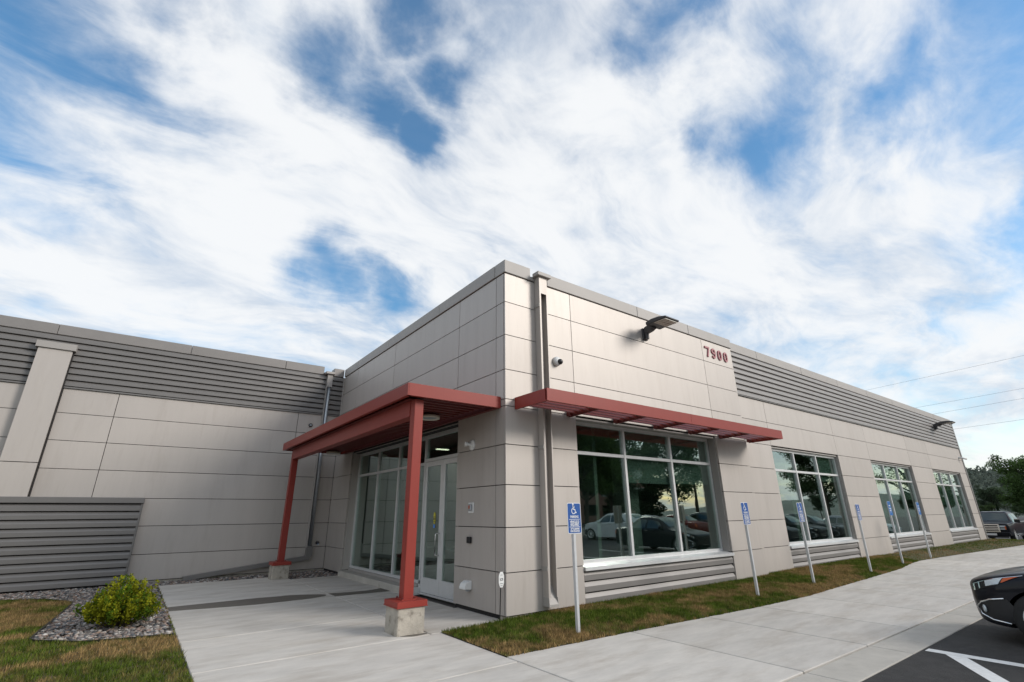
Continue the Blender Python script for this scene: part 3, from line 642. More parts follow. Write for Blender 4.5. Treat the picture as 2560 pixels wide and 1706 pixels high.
def sign_base(label, kind, top=1.5):
    t = thing('parking_sign',label,'sign',(0,0,0),'blue parking signs along the lawn')
    w = .021
    B(-w,-w,-.1,w,w,top-.03).build('post','post_metal',t,bevel=.003)
    MB().lathe([(.008,0),(.008,.004)],(0,-.036,top-.045),(0,-1,0),8).build('bolt','galvanised',t)
    H = .375; W = .25 if kind == 'access' else .235; zc = top-H/2
    p = MB().prism(rrect(W,H,.022,0,zc),'y',-.030,-.024).build('sign_plate','white',t)
    if kind == 'access':
        MB().prism(rrect(W-.014,H-.014,.018,0,zc),'y',-.0315,-.0302).build('sign_face','sign_blue',p)
        y0, y1 = -.0335, -.032
        # wheelchair symbol
        r = .034; cx, cz = -.012, zc+.088
        stroke('wheelchair_symbol',[(cx+r*math.cos(R(a)), cz+r*math.sin(R(a))) for a in range(118,405,12)],.0095,y0,y1,'white',p)
        stroke('wheelchair_symbol',[(cx-.008,cz+.074),(cx-.003,cz+.022),(cx+.022,cz+.020),(cx+.040,cz-.022),(cx+.056,cz-.014)],.011,y0,y1,'white',p)
        stroke('wheelchair_symbol',[(cx-.005,cz+.046),(cx+.022,cz+.044)],.009,y0,y1,'white',p)
        MB().prism([(cx-.006+.012*math.cos(a), cz+.082+.012*math.sin(a)) for a in np.linspace(0,6.28,14)[:-1]],'y',y0,y1).build('wheelchair_symbol','white',p)
        for z, txt, sz, sx in ((zc+.016,'PARKING',.042,.86),(zc-.046,'VEHICLE ID',.042,.80),(zc-.080,'REQUIRED',.042,.80),(zc-.130,'UP TO $200 FINE',.030,.72),(zc-.158,'FOR VIOLATION',.030,.76)):
            text_mesh('lettering',txt,sz,'white',p,(0,-.0335,z),sx=sx,bold=.0012)
        for z in (zc-.014,zc-.106): B(-.098,-.0335,z-.0028,.098,-.032,z+.0028).build('rule','white',p)
    else:
        MB().prism(rrect(W-.008,H-.008,.018,0,zc),'y',-.0315,-.0302).build('sign_face','sign_blue_light',p)
        for z, w_ in ((.075,.055),(.035,.018),(-.005,.062),(-.05,.062),(-.095,.022)):
            B(-w_,-.0335,zc+z-.010,w_,-.032,zc+z+.010).build('lettering','white',p)
    return t
PS = [(.235,-1.167,'access',1.505,0,'blue wheelchair parking sign closest to the building corner, in front of the first window'),
      (4.38,-1.22,'access',1.49,-1.0,'blue wheelchair parking sign before the panels right of the first window'),
      (6.66,-1.15,'access',1.5,-1.5,'blue wheelchair parking sign standing before the left part of the second window'),
      (9.70,-1.12,'access',1.5,.5,'blue wheelchair parking sign before the blank pier after the second window'),
      (12.62,-.90,'plain',1.61,0,'narrow blue sign with white lines, left of the two before the third window'),
      (15.32,-.83,'plain',1.60,1.0,'narrow blue sign with white lines, right of the two before the third window')]
base = {}
for x, y, kind, top, tilt, lab in PS:
    if kind not in base: o = base[kind] = sign_base(lab, kind, 1.5 if kind == 'access' else 1.605)
    else: o = copy_tree(base[kind]); o['label'] = lab
    o.location = Vector((x, y, float(gz(x, y))))*S; o.rotation_euler = (0, R(tilt), R(3 if kind == 'access' else 0))

# alarm company stake by the corner
t = thing('yard_sign','small white eight-sided sign on a black stake at the building corner','yard sign',(-.105,.0,0))
MB().tube([(-.108,.0,-.03),(-.085,.0,.61)],.0075,8).build('stake','black',t)
oc = [(-.022,.10),(.022,.10),(.044,.048),(.044,-.042),(.020,-.096),(-.020,-.096),(-.044,-.042),(-.044,.048)]
p = MB().prism([(-.088+u,.525+w) for u, w in oc],'y',-.016,-.010).build('plate','white',t)
text_mesh('lettering','SCSI',.042,'ink',p,(-.088+.105,-.0175,.528),sx=.72,bold=.001,org=(0,0,0))
for z, w in ((.585,.018),(.478,.026),(.452,.014)): B(-.088-w,-.0175,z-.004,-.088+w,-.0163,z+.004).build('small_print','sticker_blue' if False else 'galvanised',p)

# ------------------------------------------------------------------ lawn, gravel, shrub
def vnoise(x, y, f, seed):
    """value noise for numpy arrays, 0..1"""
    r = np.random.default_rng(seed).random((64, 64)); x = x*f; y = y*f
    xi, yi = np.floor(x).astype(int), np.floor(y).astype(int); u, w = x-xi, y-yi; u = u*u*(3-2*u); w = w*w*(3-2*w)
    g = lambda a, b: r[a % 64, b % 64]
    return (g(xi,yi)*(1-u)+g(xi+1,yi)*u)*(1-w)+(g(xi,yi+1)*(1-u)+g(xi+1,yi+1)*u)*w
def raw_mesh(name, V, F, tone, m, label=None, cat=None, kind='stuff', parent=None, smooth_=False, scale=S):
    me = bpy.data.meshes.new(name); nf, k = F.shape
    me.vertices.add(len(V)); me.vertices.foreach_set('co', (V*scale).astype(np.float32).ravel())
    me.loops.add(nf*k); me.loops.foreach_set('vertex_index', F.astype(np.int32).ravel())
    me.polygons.add(nf); me.polygons.foreach_set('loop_start', np.arange(0, nf*k, k, dtype=np.int32)); me.polygons.foreach_set('loop_total', np.full(nf, k, dtype=np.int32))
    if smooth_: me.polygons.foreach_set('use_smooth', np.ones(nf, dtype=bool))
    at = me.color_attributes.new('tone', 'FLOAT_COLOR', 'POINT'); at.data.foreach_set('color', np.concatenate([tone, np.ones((len(V), 1))], 1).astype(np.float32).ravel())
    me.update(); me.validate(); me.materials.append(MATS[m])
    o = bpy.data.objects.new(name, me); col.objects.link(o); o.parent = parent; ORG[o.name] = Vector()
    if kind: o['kind'] = kind
    return tag(o, label, cat)
def dry(x, y): return np.clip((vnoise(x, y*1.4, .9, 3)*.55+vnoise(x, y, 2.3, 4)*.45-.50)*5.5, 0, 1)
def grass(name, pts, zf, label, hmin=.02, hmax=.06, dryness=0.0):
    n = len(pts); x, y = pts[:, 0], pts[:, 1]; z = zf(x, y)
    a = rng.random(n)*6.283; h = hmin+(hmax-hmin)*rng.random(n)**1.3; w = .0028+.0032*rng.random(n)
    lean = rng.random(n)*.9; la = rng.random(n)*6.283
    V = np.empty((n, 3, 3)); V[:, 0] = np.stack([x-np.cos(a)*w, y-np.sin(a)*w, z-.004], 1); V[:, 1] = np.stack([x+np.cos(a)*w, y+np.sin(a)*w, z-.004], 1)
    V[:, 2] = np.stack([x+np.cos(la)*lean*h, y+np.sin(la)*lean*h, z+h*(1-.35*lean)], 1)
    d = np.clip(dry(x, y)+dryness+(vnoise(x, y, 11, 8)-.5)*1.1+(rng.random(n)-.5)*.5, 0, 1)[:, None]
    cl = (.55+.9*vnoise(x, y, 17, 9))[:, None]; g = np.array([.095, .135, .022])*cl*(.45+1.1*rng.random((n, 1))); b = np.array([.36, .245, .11])*cl*(.4+1.0*rng.random((n, 1)))
    t = np.repeat(g*(1-d)+b*d, 3, 0)
    return raw_mesh(name, V.reshape(-1, 3), np.arange(3*n).reshape(-1, 3), t, 'blade', label, 'grass')
def scatter(n, x0, x1, y0, y1, keep):
    P = np.stack([x0+(x1-x0)*rng.random(n), y0+(y1-y0)*rng.random(n)], 1); return P[keep(P[:, 0], P[:, 1])]
wallY = lambda x: np.where(x < 0, 0.0, np.where(x < 7.19, .03, np.where(x < XE+.3, RY+.03, 6.0)))
inlawn = lambda x, y: (y > edge(x)-.028*vnoise(x, y, 9, 21)) & (y < wallY(x)) & (x > -1.0+.06*np.abs(y+.7)*0)
# turf under the blades
xs_ = sorted(set(list(np.arange(-1.0, 30.4, .4))+[0.0, 7.19]+list(ex[:-1])))
mb = MB(); rows = 6
for x in xs_:
    y0 = float(edge(x)); y1 = float(wallY(np.array(x)))
    if x > XE+.3: y1 = 6.0
    for j in range(rows): y = y0+(y1-y0)*(j/(rows-1))**1.2; mb.v.append((x, y, float(gz(x, y))))
mb.f = [(i*rows+j, (i+1)*rows+j, (i+1)*rows+j+1, i*rows+j+1) for i in range(len(xs_)-1) for j in range(rows-1)]
tag(mb.build('lawn_strip', 'turf', smooth=True), kind='structure')
P = np.concatenate([scatter(110000, -1, 6, -1.75, .1, inlawn), scatter(90000, 6, 14, -1.75, .15, inlawn), scatter(60000, 14, 30.3, -1.9, 3, inlawn)])
grass('grass', P, lambda x, y: gz(x, y), 'short dry patchy grass between the building and the sidewalk')
GEO = [(-5.98,7.08),(-5.39,6.76),(-5.02,6.2),(-4.92,5.9),(-4.95,5.19),(-5.02,4.0),(-5.08,3.04),(-5.09,2.78),(-5.02,2.62),(-4.58,2.2),(-4.1,2.05),(-3.69,1.95)]
gx_, gy_ = np.array([p[0] for p in GEO]), np.array([p[1] for p in GEO])
def poly_in(x, y, poly):
    c = np.zeros(x.shape, bool); n = len(poly)
    for i in range(n):
        x1, y1 = poly[i]; x2, y2 = poly[(i+1) % n]
        if y1 == y2: continue
        m = ((y1 > y) != (y2 > y)) & (x < (x2-x1)*(y-y1)/(y2-y1)+x1); c ^= m
    return c
BED = [(-13,8.42),(-13,8.0),(-9,7.75),(-7,7.4)]+GEO+[(-3.67,1.95),(-3.67,7.74),(-.02,7.74 if False else 7.0),(-.02,8.42)]
BED = [(-13,8.42),(-13,8.0),(-9,7.75),(-7,7.4)]+GEO+[(-3.67,1.95),(-3.67,7.74),(-1.1,7.74),(-1.1,7.0),(.03,7.0),(.03,8.42)]
tag(MB().prism(BED, 'z', -.06, -.02).build('gravel_bed', 'earth'), kind='structure')
lawn2 = lambda x, y: ~poly_in(x, y, BED) & (x < -3.675+.03*vnoise(x, y, 9, 22))
LP = [(-30,-3.5),(-3.672,-3.5),(-3.672,1.95)]+GEO[::-1]+[(-7,7.4),(-9,7.75),(-13,8.0),(-30,8.0)]
tag(MB().prism(LP, 'z', -.06, .004).build('lawn', 'turf'), kind='structure')
P = np.concatenate([scatter(170000, -7.6, -3.66, -1.2, 7.6, lawn2), scatter(25000, -14, -7.6, 0, 8, lawn2)])
grass('grass', P, lambda x, y: np.full(x.shape, .004), 'dry mown grass in the lower left beside the plaza', .022, .062, .05)
# steel edging between gravel and lawn
e = MB()
for (a, b) in zip(GEO[:-1], GEO[1:]):
    d = Vector((b[0]-a[0], b[1]-a[1])).normalized(); q = Vector((-d.y, d.x))*.008
    e.prism([(a[0]-q.x,a[1]-q.y),(b[0]-q.x,b[1]-q.y),(b[0]+q.x,b[1]+q.y),(a[0]+q.x,a[1]+q.y)], 'z', -.05, .028)
tag(e.build('lawn_edging', 'black'), 'thin black edging between gravel bed and lawn', 'edging')
# river stones
bmi = bmesh.new(); bmesh.ops.create_icosphere(bmi, subdivisions=1, radius=1); bmi.verts.ensure_lookup_table()
iv = np.array([v.co[:] for v in bmi.verts]); inf = np.array([[v.index for v in f.verts] for f in bmi.faces]); bmi.free()
P = scatter(42000, -8.5, .03, 1.9, 8.42, lambda x, y: poly_in(x, y, BED))
n = len(P); sz = .014+.019*rng.random((n, 1, 1))**1.6; sc3 = sz*np.stack([1+.5*rng.random(n), .7+.4*rng.random(n), .45+.25*rng.random(n)], 1)[:, None, :]
a = rng.random(n)*6.283; jit = 1+.22*(rng.random((n, len(iv), 1))-.5)
V = iv[None]*jit*sc3; X = V[..., 0]*np.cos(a)[:, None]-V[..., 1]*np.sin(a)[:, None]; Y = V[..., 0]*np.sin(a)[:, None]+V[..., 1]*np.cos(a)[:, None]
V = np.stack([X+P[:, 0, None], Y+P[:, 1, None], V[..., 2]+(-.012+.022*rng.random(n))[:, None]], -1)
pal = np.array([[.23,.20,.18],[.14,.13,.13],[.34,.31,.28],[.10,.105,.11],[.26,.19,.15],[.44,.41,.38],[.17,.16,.15],[.29,.22,.19]])
tn = pal[rng.integers(0, len(pal), n)]*(.75+.5*rng.random((n, 1)))
raw_mesh('river_stones', V.reshape(-1, 3), (inf[None]+(np.arange(n)*len(iv))[:, None, None]).reshape(-1, 3), np.repeat(tn, len(iv), 0), 'pebble', 'rounded grey and tan river stones in the bed along the left wing', 'gravel', smooth_=True)

def leaves(C, size, up, tones, cup=.25):
    """one small folded quad per leaf"""
    n = len(C); d = rng.normal(size=(n, 3)); d[:, 2] = d[:, 2]*.6+up; d /= np.linalg.norm(d, axis=1)[:, None]
    t = rng.normal(size=(n, 3)); u = np.cross(d, t); u /= np.linalg.norm(u, axis=1)[:, None]
    s = (size*(.6+.8*rng.random(n)))[:, None]
    V = np.stack([C-d*s*.1, C+u*s*.38+d*s*.45, C+d*s, C-u*s*.38+d*s*.45], 1)
    return V.reshape(-1, 3), np.arange(4*n).reshape(-1, 4), np.repeat(tones, 4, 0)
# golden-green shrub: many short leafy shoots
SHC = np.array([-4.26, 3.05, 0])
sh = thing('shrub','yellow-green mounded shrub growing in the gravel bed','shrub',tuple(SHC))
m = MB(); C = []; T = []
for i in range(240):
    a = rng.random()*6.283; rr = math.sqrt(rng.random()); out = np.array([math.cos(a), math.sin(a), 0])*rr
    hgt = (.54-.34*rr**2.2)*(.66+.5*rng.random())+.04; tip = SHC+out*(.30+.14*rng.random())+np.array([.04*rng.normal(), .04*rng.normal(), hgt+.05*rng.random()**3]); b0 = SHC+out*.10
    if i % 4 == 0: m.tube([b0, (b0+tip)/2+out*.05, tip], [.008,.005,.002], 5)
    k = 56; tt = (rng.random(k)**.55)*.8+.2; mid = out*.10; q = 4*tt*(1-tt)
    C.append(b0+(tip-b0)*tt[:, None]+mid*q[:, None]+rng.normal(size=(k, 3))*(.013+.014*(1-tt))[:, None])
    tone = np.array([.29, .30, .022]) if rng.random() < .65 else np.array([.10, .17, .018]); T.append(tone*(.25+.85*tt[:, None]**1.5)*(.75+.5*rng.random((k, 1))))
C = np.concatenate(C); C[:, 2] = np.maximum(C[:, 2], .01); T = np.concatenate(T)
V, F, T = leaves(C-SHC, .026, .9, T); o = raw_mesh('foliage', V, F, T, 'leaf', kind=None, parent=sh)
m.build('stems', 'bark', sh)

# ------------------------------------------------------------------ trees
def tree_parts(h, r, trunk_h, nleaf, leaf, base, seed, conifer=False):
    """trunk + limbs mesh and crown mesh about the origin, metres"""
    global rng; rng = np.random.default_rng(seed); mb = MB(1); tips = []
    mb.tube([(0,0,-.4),(0,0,.0),(.02*h,.0,h*.35),(0,.02*h,h*.7)], [h*.03,h*.024,h*.016,h*.005], 9)
    if conifer:
        k = int(nleaf); z = rng.random(k)**.75; rad = r*(1-z)*(.75+.25*np.sin(z*40))*np.sqrt(rng.random(k)); a = rng.random(k)*6.283
        C = np.stack([rad*np.cos(a), rad*np.sin(a), trunk_h+z*(h-trunk_h)-rad*.25], 1); lum = .5+.7*rng.random((k, 1))
        V, F, T = leaves(C, leaf, -.1, np.array(base)*lum)
        return mb, (V, F, T)
    for i in range(26):
        a = i*2.4+rng.random()*.6; f = .28+.6*i/26; s = Vector((0,0,h*f)); out = r*(.95-.45*abs(f-.45))*(.6+.45*rng.random()); e = s+Vector((math.cos(a)*out, math.sin(a)*out, h*(.08+.17*rng.random())))
        e.z = max(trunk_h*.9, min(h*.97, e.z)); mid = s.lerp(e, .5)+Vector((0,0,h*.03)); mb.tube([s, mid, e], [h*.010,h*.006,h*.002], 6)
        tips += [e, mid.lerp(e, .5), e+Vector(tuple(rng.normal(size=3)*r*.16)), mid+Vector(tuple(rng.normal(size=3)*r*.15))]
    tips.append(Vector((0,0,h*.95))); C = []; T = []
    per = nleaf//len(tips)
    for p in tips:
        R_ = r*(.16+.14*rng.random()); q = rng.normal(size=(per, 3)); q /= np.linalg.norm(q, axis=1)[:, None]; q *= (R_*rng.random(per)**.45)[:, None]; q[:, 2] *= .7
        C.append(np.array(p)+q); T.append(np.array(base)*(.55+.9*rng.random())*(.7+.6*rng.random((per, 1))))
    return mb, leaves(np.concatenate(C), leaf, .3, np.concatenate(T))
TREES = {}
def tree(kind, x, y, z, label, sc=1.0, rot=0, name='maple_tree', group='trees around the parking lot'):
    if kind not in TREES:
        spec = {'maple': (9.0,4.2,2.2,30000,.17,(.075,.125,.04),11), 'dark': (10.5,4.6,2.4,30000,.18,(.055,.085,.035),12), 'bare': (9.5,4.2,2.6,9000,.13,(.06,.085,.025),13), 'far': (11,4.8,1.5,9000,.34,(.06,.085,.05),14)}
        if kind == 'conifer': mb, lv = tree_parts(11,2.6,.6,16000,.22,(.022,.042,.018),15,True)
        else: mb, lv = tree_parts(*spec[kind])
        t = thing(name,label,'tree',(0,0,0),group)
        mb.build('trunk','bark',t,smooth=True); V, F, T = lv; raw_mesh('crown',V,F,T,'leaf',kind=None,parent=t,scale=1)
        TREES[kind] = t
    else: t = copy_tree(TREES[kind]); t['label'] = label; t.name = name; t['group'] = group
    t.location = Vector((x, y, z))*S; t.rotation_euler = (0,0,rot); t.scale = (sc,)*3; return t
LZ = -.30
tree('maple', 60, 1.9, LZ, 'leafy green maple at the right edge beyond the pickup truck', .80, 0)
tree('dark', 78, 9.0, LZ, 'dark green tree left of the maple, behind the pickup truck roof', .24, 1.0, 'shade_tree')
tree('dark', 92, 8.0, LZ, 'low dark tree between the pickup truck and the hill', .30, 2.2, 'shade_tree')
tree('conifer', 70, 6.7, LZ, 'small dark spruce behind the pickup truck', .24, 0, 'spruce_tree')
tree('dark', 88, 13.2, LZ, 'dark tree hard against the far corner of the building', .24, 3.0, 'shade_tree')
tree('far', 118, 11, LZ, 'grey-green tree at the foot of the hill', .55, .4, 'shade_tree')
tree('far', 128, 17, LZ, 'grey-green tree at the foot of the hill by the building corner', .6, 2.4, 'shade_tree')
# trees across the lot, seen mirrored in the windows
tree('maple', 22.5, -20.5, 0, 'big maple across the lot mirrored in the nearest window', 1.05, .7)
tree('dark', 35, -21.5, 0, 'dark tree across the lot mirrored in the right half of the nearest window', 1.0, 2.1, 'shade_tree')
tree('dark', 17.5, -22.5, 0, 'dark tree across the lot mirrored at the left edge of the nearest window', 1.1, 4.0, 'shade_tree')
tree('conifer', 41, -29, 0, 'tall spruce across the lot mirrored in the nearest window', 1.0, 0, 'spruce_tree')
tree('dark', 47.5, -14, 0, 'dense tree across the lot mirrored in the second window', .85, .3, 'shade_tree')
tree('bare', 52, -8.5, 0, 'thinly leaved tree across the lot mirrored in the third window', 1.0, 0, 'thin_tree')
tree('maple', 75, -12, 0, 'maple across the lot mirrored in the farthest window', .55, 3.0)
tree('far', 40, -34, 0, 'tree line tree far across the lot, left of the brick block', 1.1, 0, 'shade_tree')
tree('far', 24, -32, 0, 'tree line tree far across the lot behind the maple', 1.2, 1.0, 'shade_tree')

# ------------------------------------------------------------------ wooded hill
def hill():
    mb = MB(); xs = np.linspace(150, 520, 30); ys = np.linspace(-160, 260, 40)
    zf = lambda x, y: -1.5+14.5*math.exp(-((x-300)/95)**2)*(.62+.38*math.exp(-((y-58)/40)**2)+.10*math.sin(y*.05)+.05*math.sin(y*.13+1))
    for y in ys:
        for x in xs: mb.v.append((x, y, zf(x, y)))
    nx = len(xs); mb.f = [(j*nx+i, j*nx+i+1, (j+1)*nx+i+1, (j+1)*nx+i) for j in range(len(ys)-1) for i in range(nx-1)]
    tag(mb.build('hill', 'hill', smooth=True), kind='structure')
    rr = np.random.default_rng(5); n = 1500; C = []; T = []
    X = 170+150*rr.random(n); Y = -30+130*rr.random(n)
    for x, y in zip(X, Y):
        z = zf(x, y); R_ = 1.5+1.3*rr.random(); k = 46; q = rr.normal(size=(k, 3)); q /= np.linalg.norm(q, axis=1)[:, None]
        C.append(np.array([x, y, z+R_*.8])+q*R_*np.array([1,1,1.05])*rr.random((k, 1))**.3); T.append(np.array([.12,.145,.12])*(.6+.7*rr.random())*(.75+.5*rr.random((k, 1))))
    V, F, T = leaves(np.concatenate(C), 1.0, .2, np.concatenate(T)); raw_mesh('woods', V, F, T, 'leaf', 'wooded green hillside beyond the lot at the right edge', 'woods')
hill()

# ------------------------------------------------------------------ vehicles (metres, nose at y=0 pointing +Y, wheels on z=0)
def cat1(P, t):
    """Catmull-Rom through rows of P at parameter t (row index)"""
    n = len(P); i = int(min(max(math.floor(t), 0), n-2)); f = t-i
    p0, p1, p2, p3 = P[max(i-1, 0)], P[i], P[i+1], P[min(i+2, n-1)]
    return .5*((2*p1)+(-p0+p2)*f+(2*p0-5*p1+4*p2-p3)*f*f+(-p0+3*p1-3*p2+p3)*f**3)
class Shell:
    def __init__(s, st):   # rows: t, zt, w, zs, zb, wt, e
        s.rows = []
        for t, zt, w, zs, zb, wt, e in st:
            zm = (zs+zb)/2
            s.rows.append(np.array([(0,-t,zt),(.55*wt,-t,zt-e*.25),(wt,-t,zt-e),(.97*w,-t,zs),(w,-t,zs-.10),(w*1.0,-t,zm),(.975*w,-t,zb+.09),(.85*w,-t,zb),(0,-t,zb)]))
        s.ts = [r[0] for r in st]
    def idx(s, t):
        return float(np.interp(t, s.ts, range(len(s.ts))))
    def P(s, t, u):
        q = cat1(np.array(s.rows), s.idx(t)) if False else cat1(s.rows, s.idx(t))
        return cat1(list(q), u)
    def body(s, nt_=64, nu=32):
        T = np.linspace(s.ts[0], s.ts[-1], nt_); T = np.concatenate([np.linspace(s.ts[0], s.ts[0]+.5, 18)[:-1], np.linspace(s.ts[0]+.5, s.ts[-1]-.3, nt_), np.linspace(s.ts[-1]-.3, s.ts[-1], 8)[1:]])
        U = np.linspace(0, 8, nu+1); mb = MB(1); ring = 2*nu
        for t in T:
            right = [s.P(t, u) for u in U]; left = [np.array((-p[0], p[1], p[2])) for p in right[1:-1][::-1]]
            mb.v += [tuple(p) for p in right+left]
        m = len(T)
        for i in range(m-1):
            for k in range(ring): mb.f.append((i*ring+k, i*ring+(k+1) % ring, (i+1)*ring+(k+1) % ring, (i+1)*ring+k))
        mb.f += [tuple(range(ring)), tuple(range((m-1)*ring, m*ring))[::-1]]
        return mb
    def patch(s, t0, t1, u0, u1, off=.006, side=1, nt_=8, nu=6, shape=None):
        """a skin piece lying on the body between two stations and two section heights; side 0 spans both halves"""
        mb = MB(1); us = np.linspace(u0, u1, nu) if side else np.linspace(-u1, u1, nu*2)
        for i, a in enumerate(np.linspace(0, 1, nt_)):
            for u in us:
                b = (u-u0)/(u1-u0) if side else 0
                t = (t0+(t1-t0)*a) if shape is None else shape(a, b)
                sg = side if side else (1 if u >= 0 else -1); uu = abs(u)
                p = s.P(t, uu); du = s.P(t, min(8, uu+.05))-s.P(t, max(0, uu-.05)); dt = s.P(t+.01, uu)-s.P(t-.01, uu); n = np.cross(du, dt); n /= (np.linalg.norm(n)+1e-9)
                c = np.array((0, p[1], .55)); 
                if np.dot(n, p-c) < 0: n = -n
                p = p+n*off; mb.v.append((p[0]*sg, p[1], p[2]))
        k = len(us); mb.f = [(i*k+j, i*k+j+1, (i+1)*k+j+1, (i+1)*k+j) for i in range(nt_-1) for j in range(k-1)]
        return mb
def cut_arches(mb, name, m, parent, wheels, r):
    o = mb.build(name, m, parent, smooth=True); cutters = []
    for y in wheels:
        c = MB(1).lathe([(r,-1.4),(r,-.70),(r*.9,-.55)],(0,y,.31),(1,0,0),36).build('cutter','black'); cutters.append(c)
        c2 = MB(1).lathe([(r*.9,.55),(r,.70),(r,1.4)],(0,y,.31),(1,0,0),36).build('cutter','black'); cutters.append(c2)
    o.parent = None
    for c in cutters:
        md = o.modifiers.new('cut','BOOLEAN'); md.operation = 'DIFFERENCE'; md.solver = 'EXACT'; md.object = c
    dg = bpy.context.evaluated_depsgraph_get(); dg.update(); me = bpy.data.meshes.new_from_object(o.evaluated_get(dg)); o.modifiers.clear(); o.data = me
    me.materials.clear(); me.materials.append(MATS[m])
    me.polygons.foreach_set('use_smooth', [True]*len(me.polygons))
    for c in cutters: bpy.data.objects.remove(c)
    try: me.set_sharp_from_angle(angle=R(38))
    except Exception: pass
    o.parent = parent
    return o
def wheel(x, y, r, parent, w=.20):
    sg = 1 if x > 0 else -1
    t = MB(1).lathe([(r*.68,-w/2),(r*.94,-w/2),(r,-w/2+.03),(r,w/2-.03),(r*.94,w/2),(r*.68,w/2)],(x-sg*w/2,y,r),(sg,0,0),32,False).build('wheel','tyre',parent,smooth=True)
    m = MB(1).lathe([(r*.60,-.02),(r*.69,.0),(r*.69,.012),(r*.64,.012),(r*.60,-.06)],(x-.012*sg,y,r),(sg,0,0),32,False)
    for k in range(10):
        a = 2*math.pi*k/10; c, s_ = math.cos(a), math.sin(a); c2, s2 = math.cos(a+.13), math.sin(a+.13)
        q = [(x-.012*sg, y+rr*cc, r+rr*ss) for rr, cc, ss in ((r*.16,c,s_),(r*.16,c2,s2),(r*.66,c2,s2),(r*.66,c,s_))]
        m.add(q+[(x-.045*sg, b, z) for _, b, z in q], [(0,1,2,3),(7,6,5,4),(0,4,5,1),(1,5,6,2),(2,6,7,3),(3,7,4,0)])
    m.lathe([(r*.2,-.03),(r*.2,0),(r*.12,.006)],(x-.012*sg,y,r),(sg,0,0),14)
    m.build('rim','aluminium',t)
    MB(1).lathe([(r*.66,0),(r*.66,.01)],(x-.10*sg,y,r),(sg,0,0),24).build('brake_disc','dark_metal',t)
CARS = {}
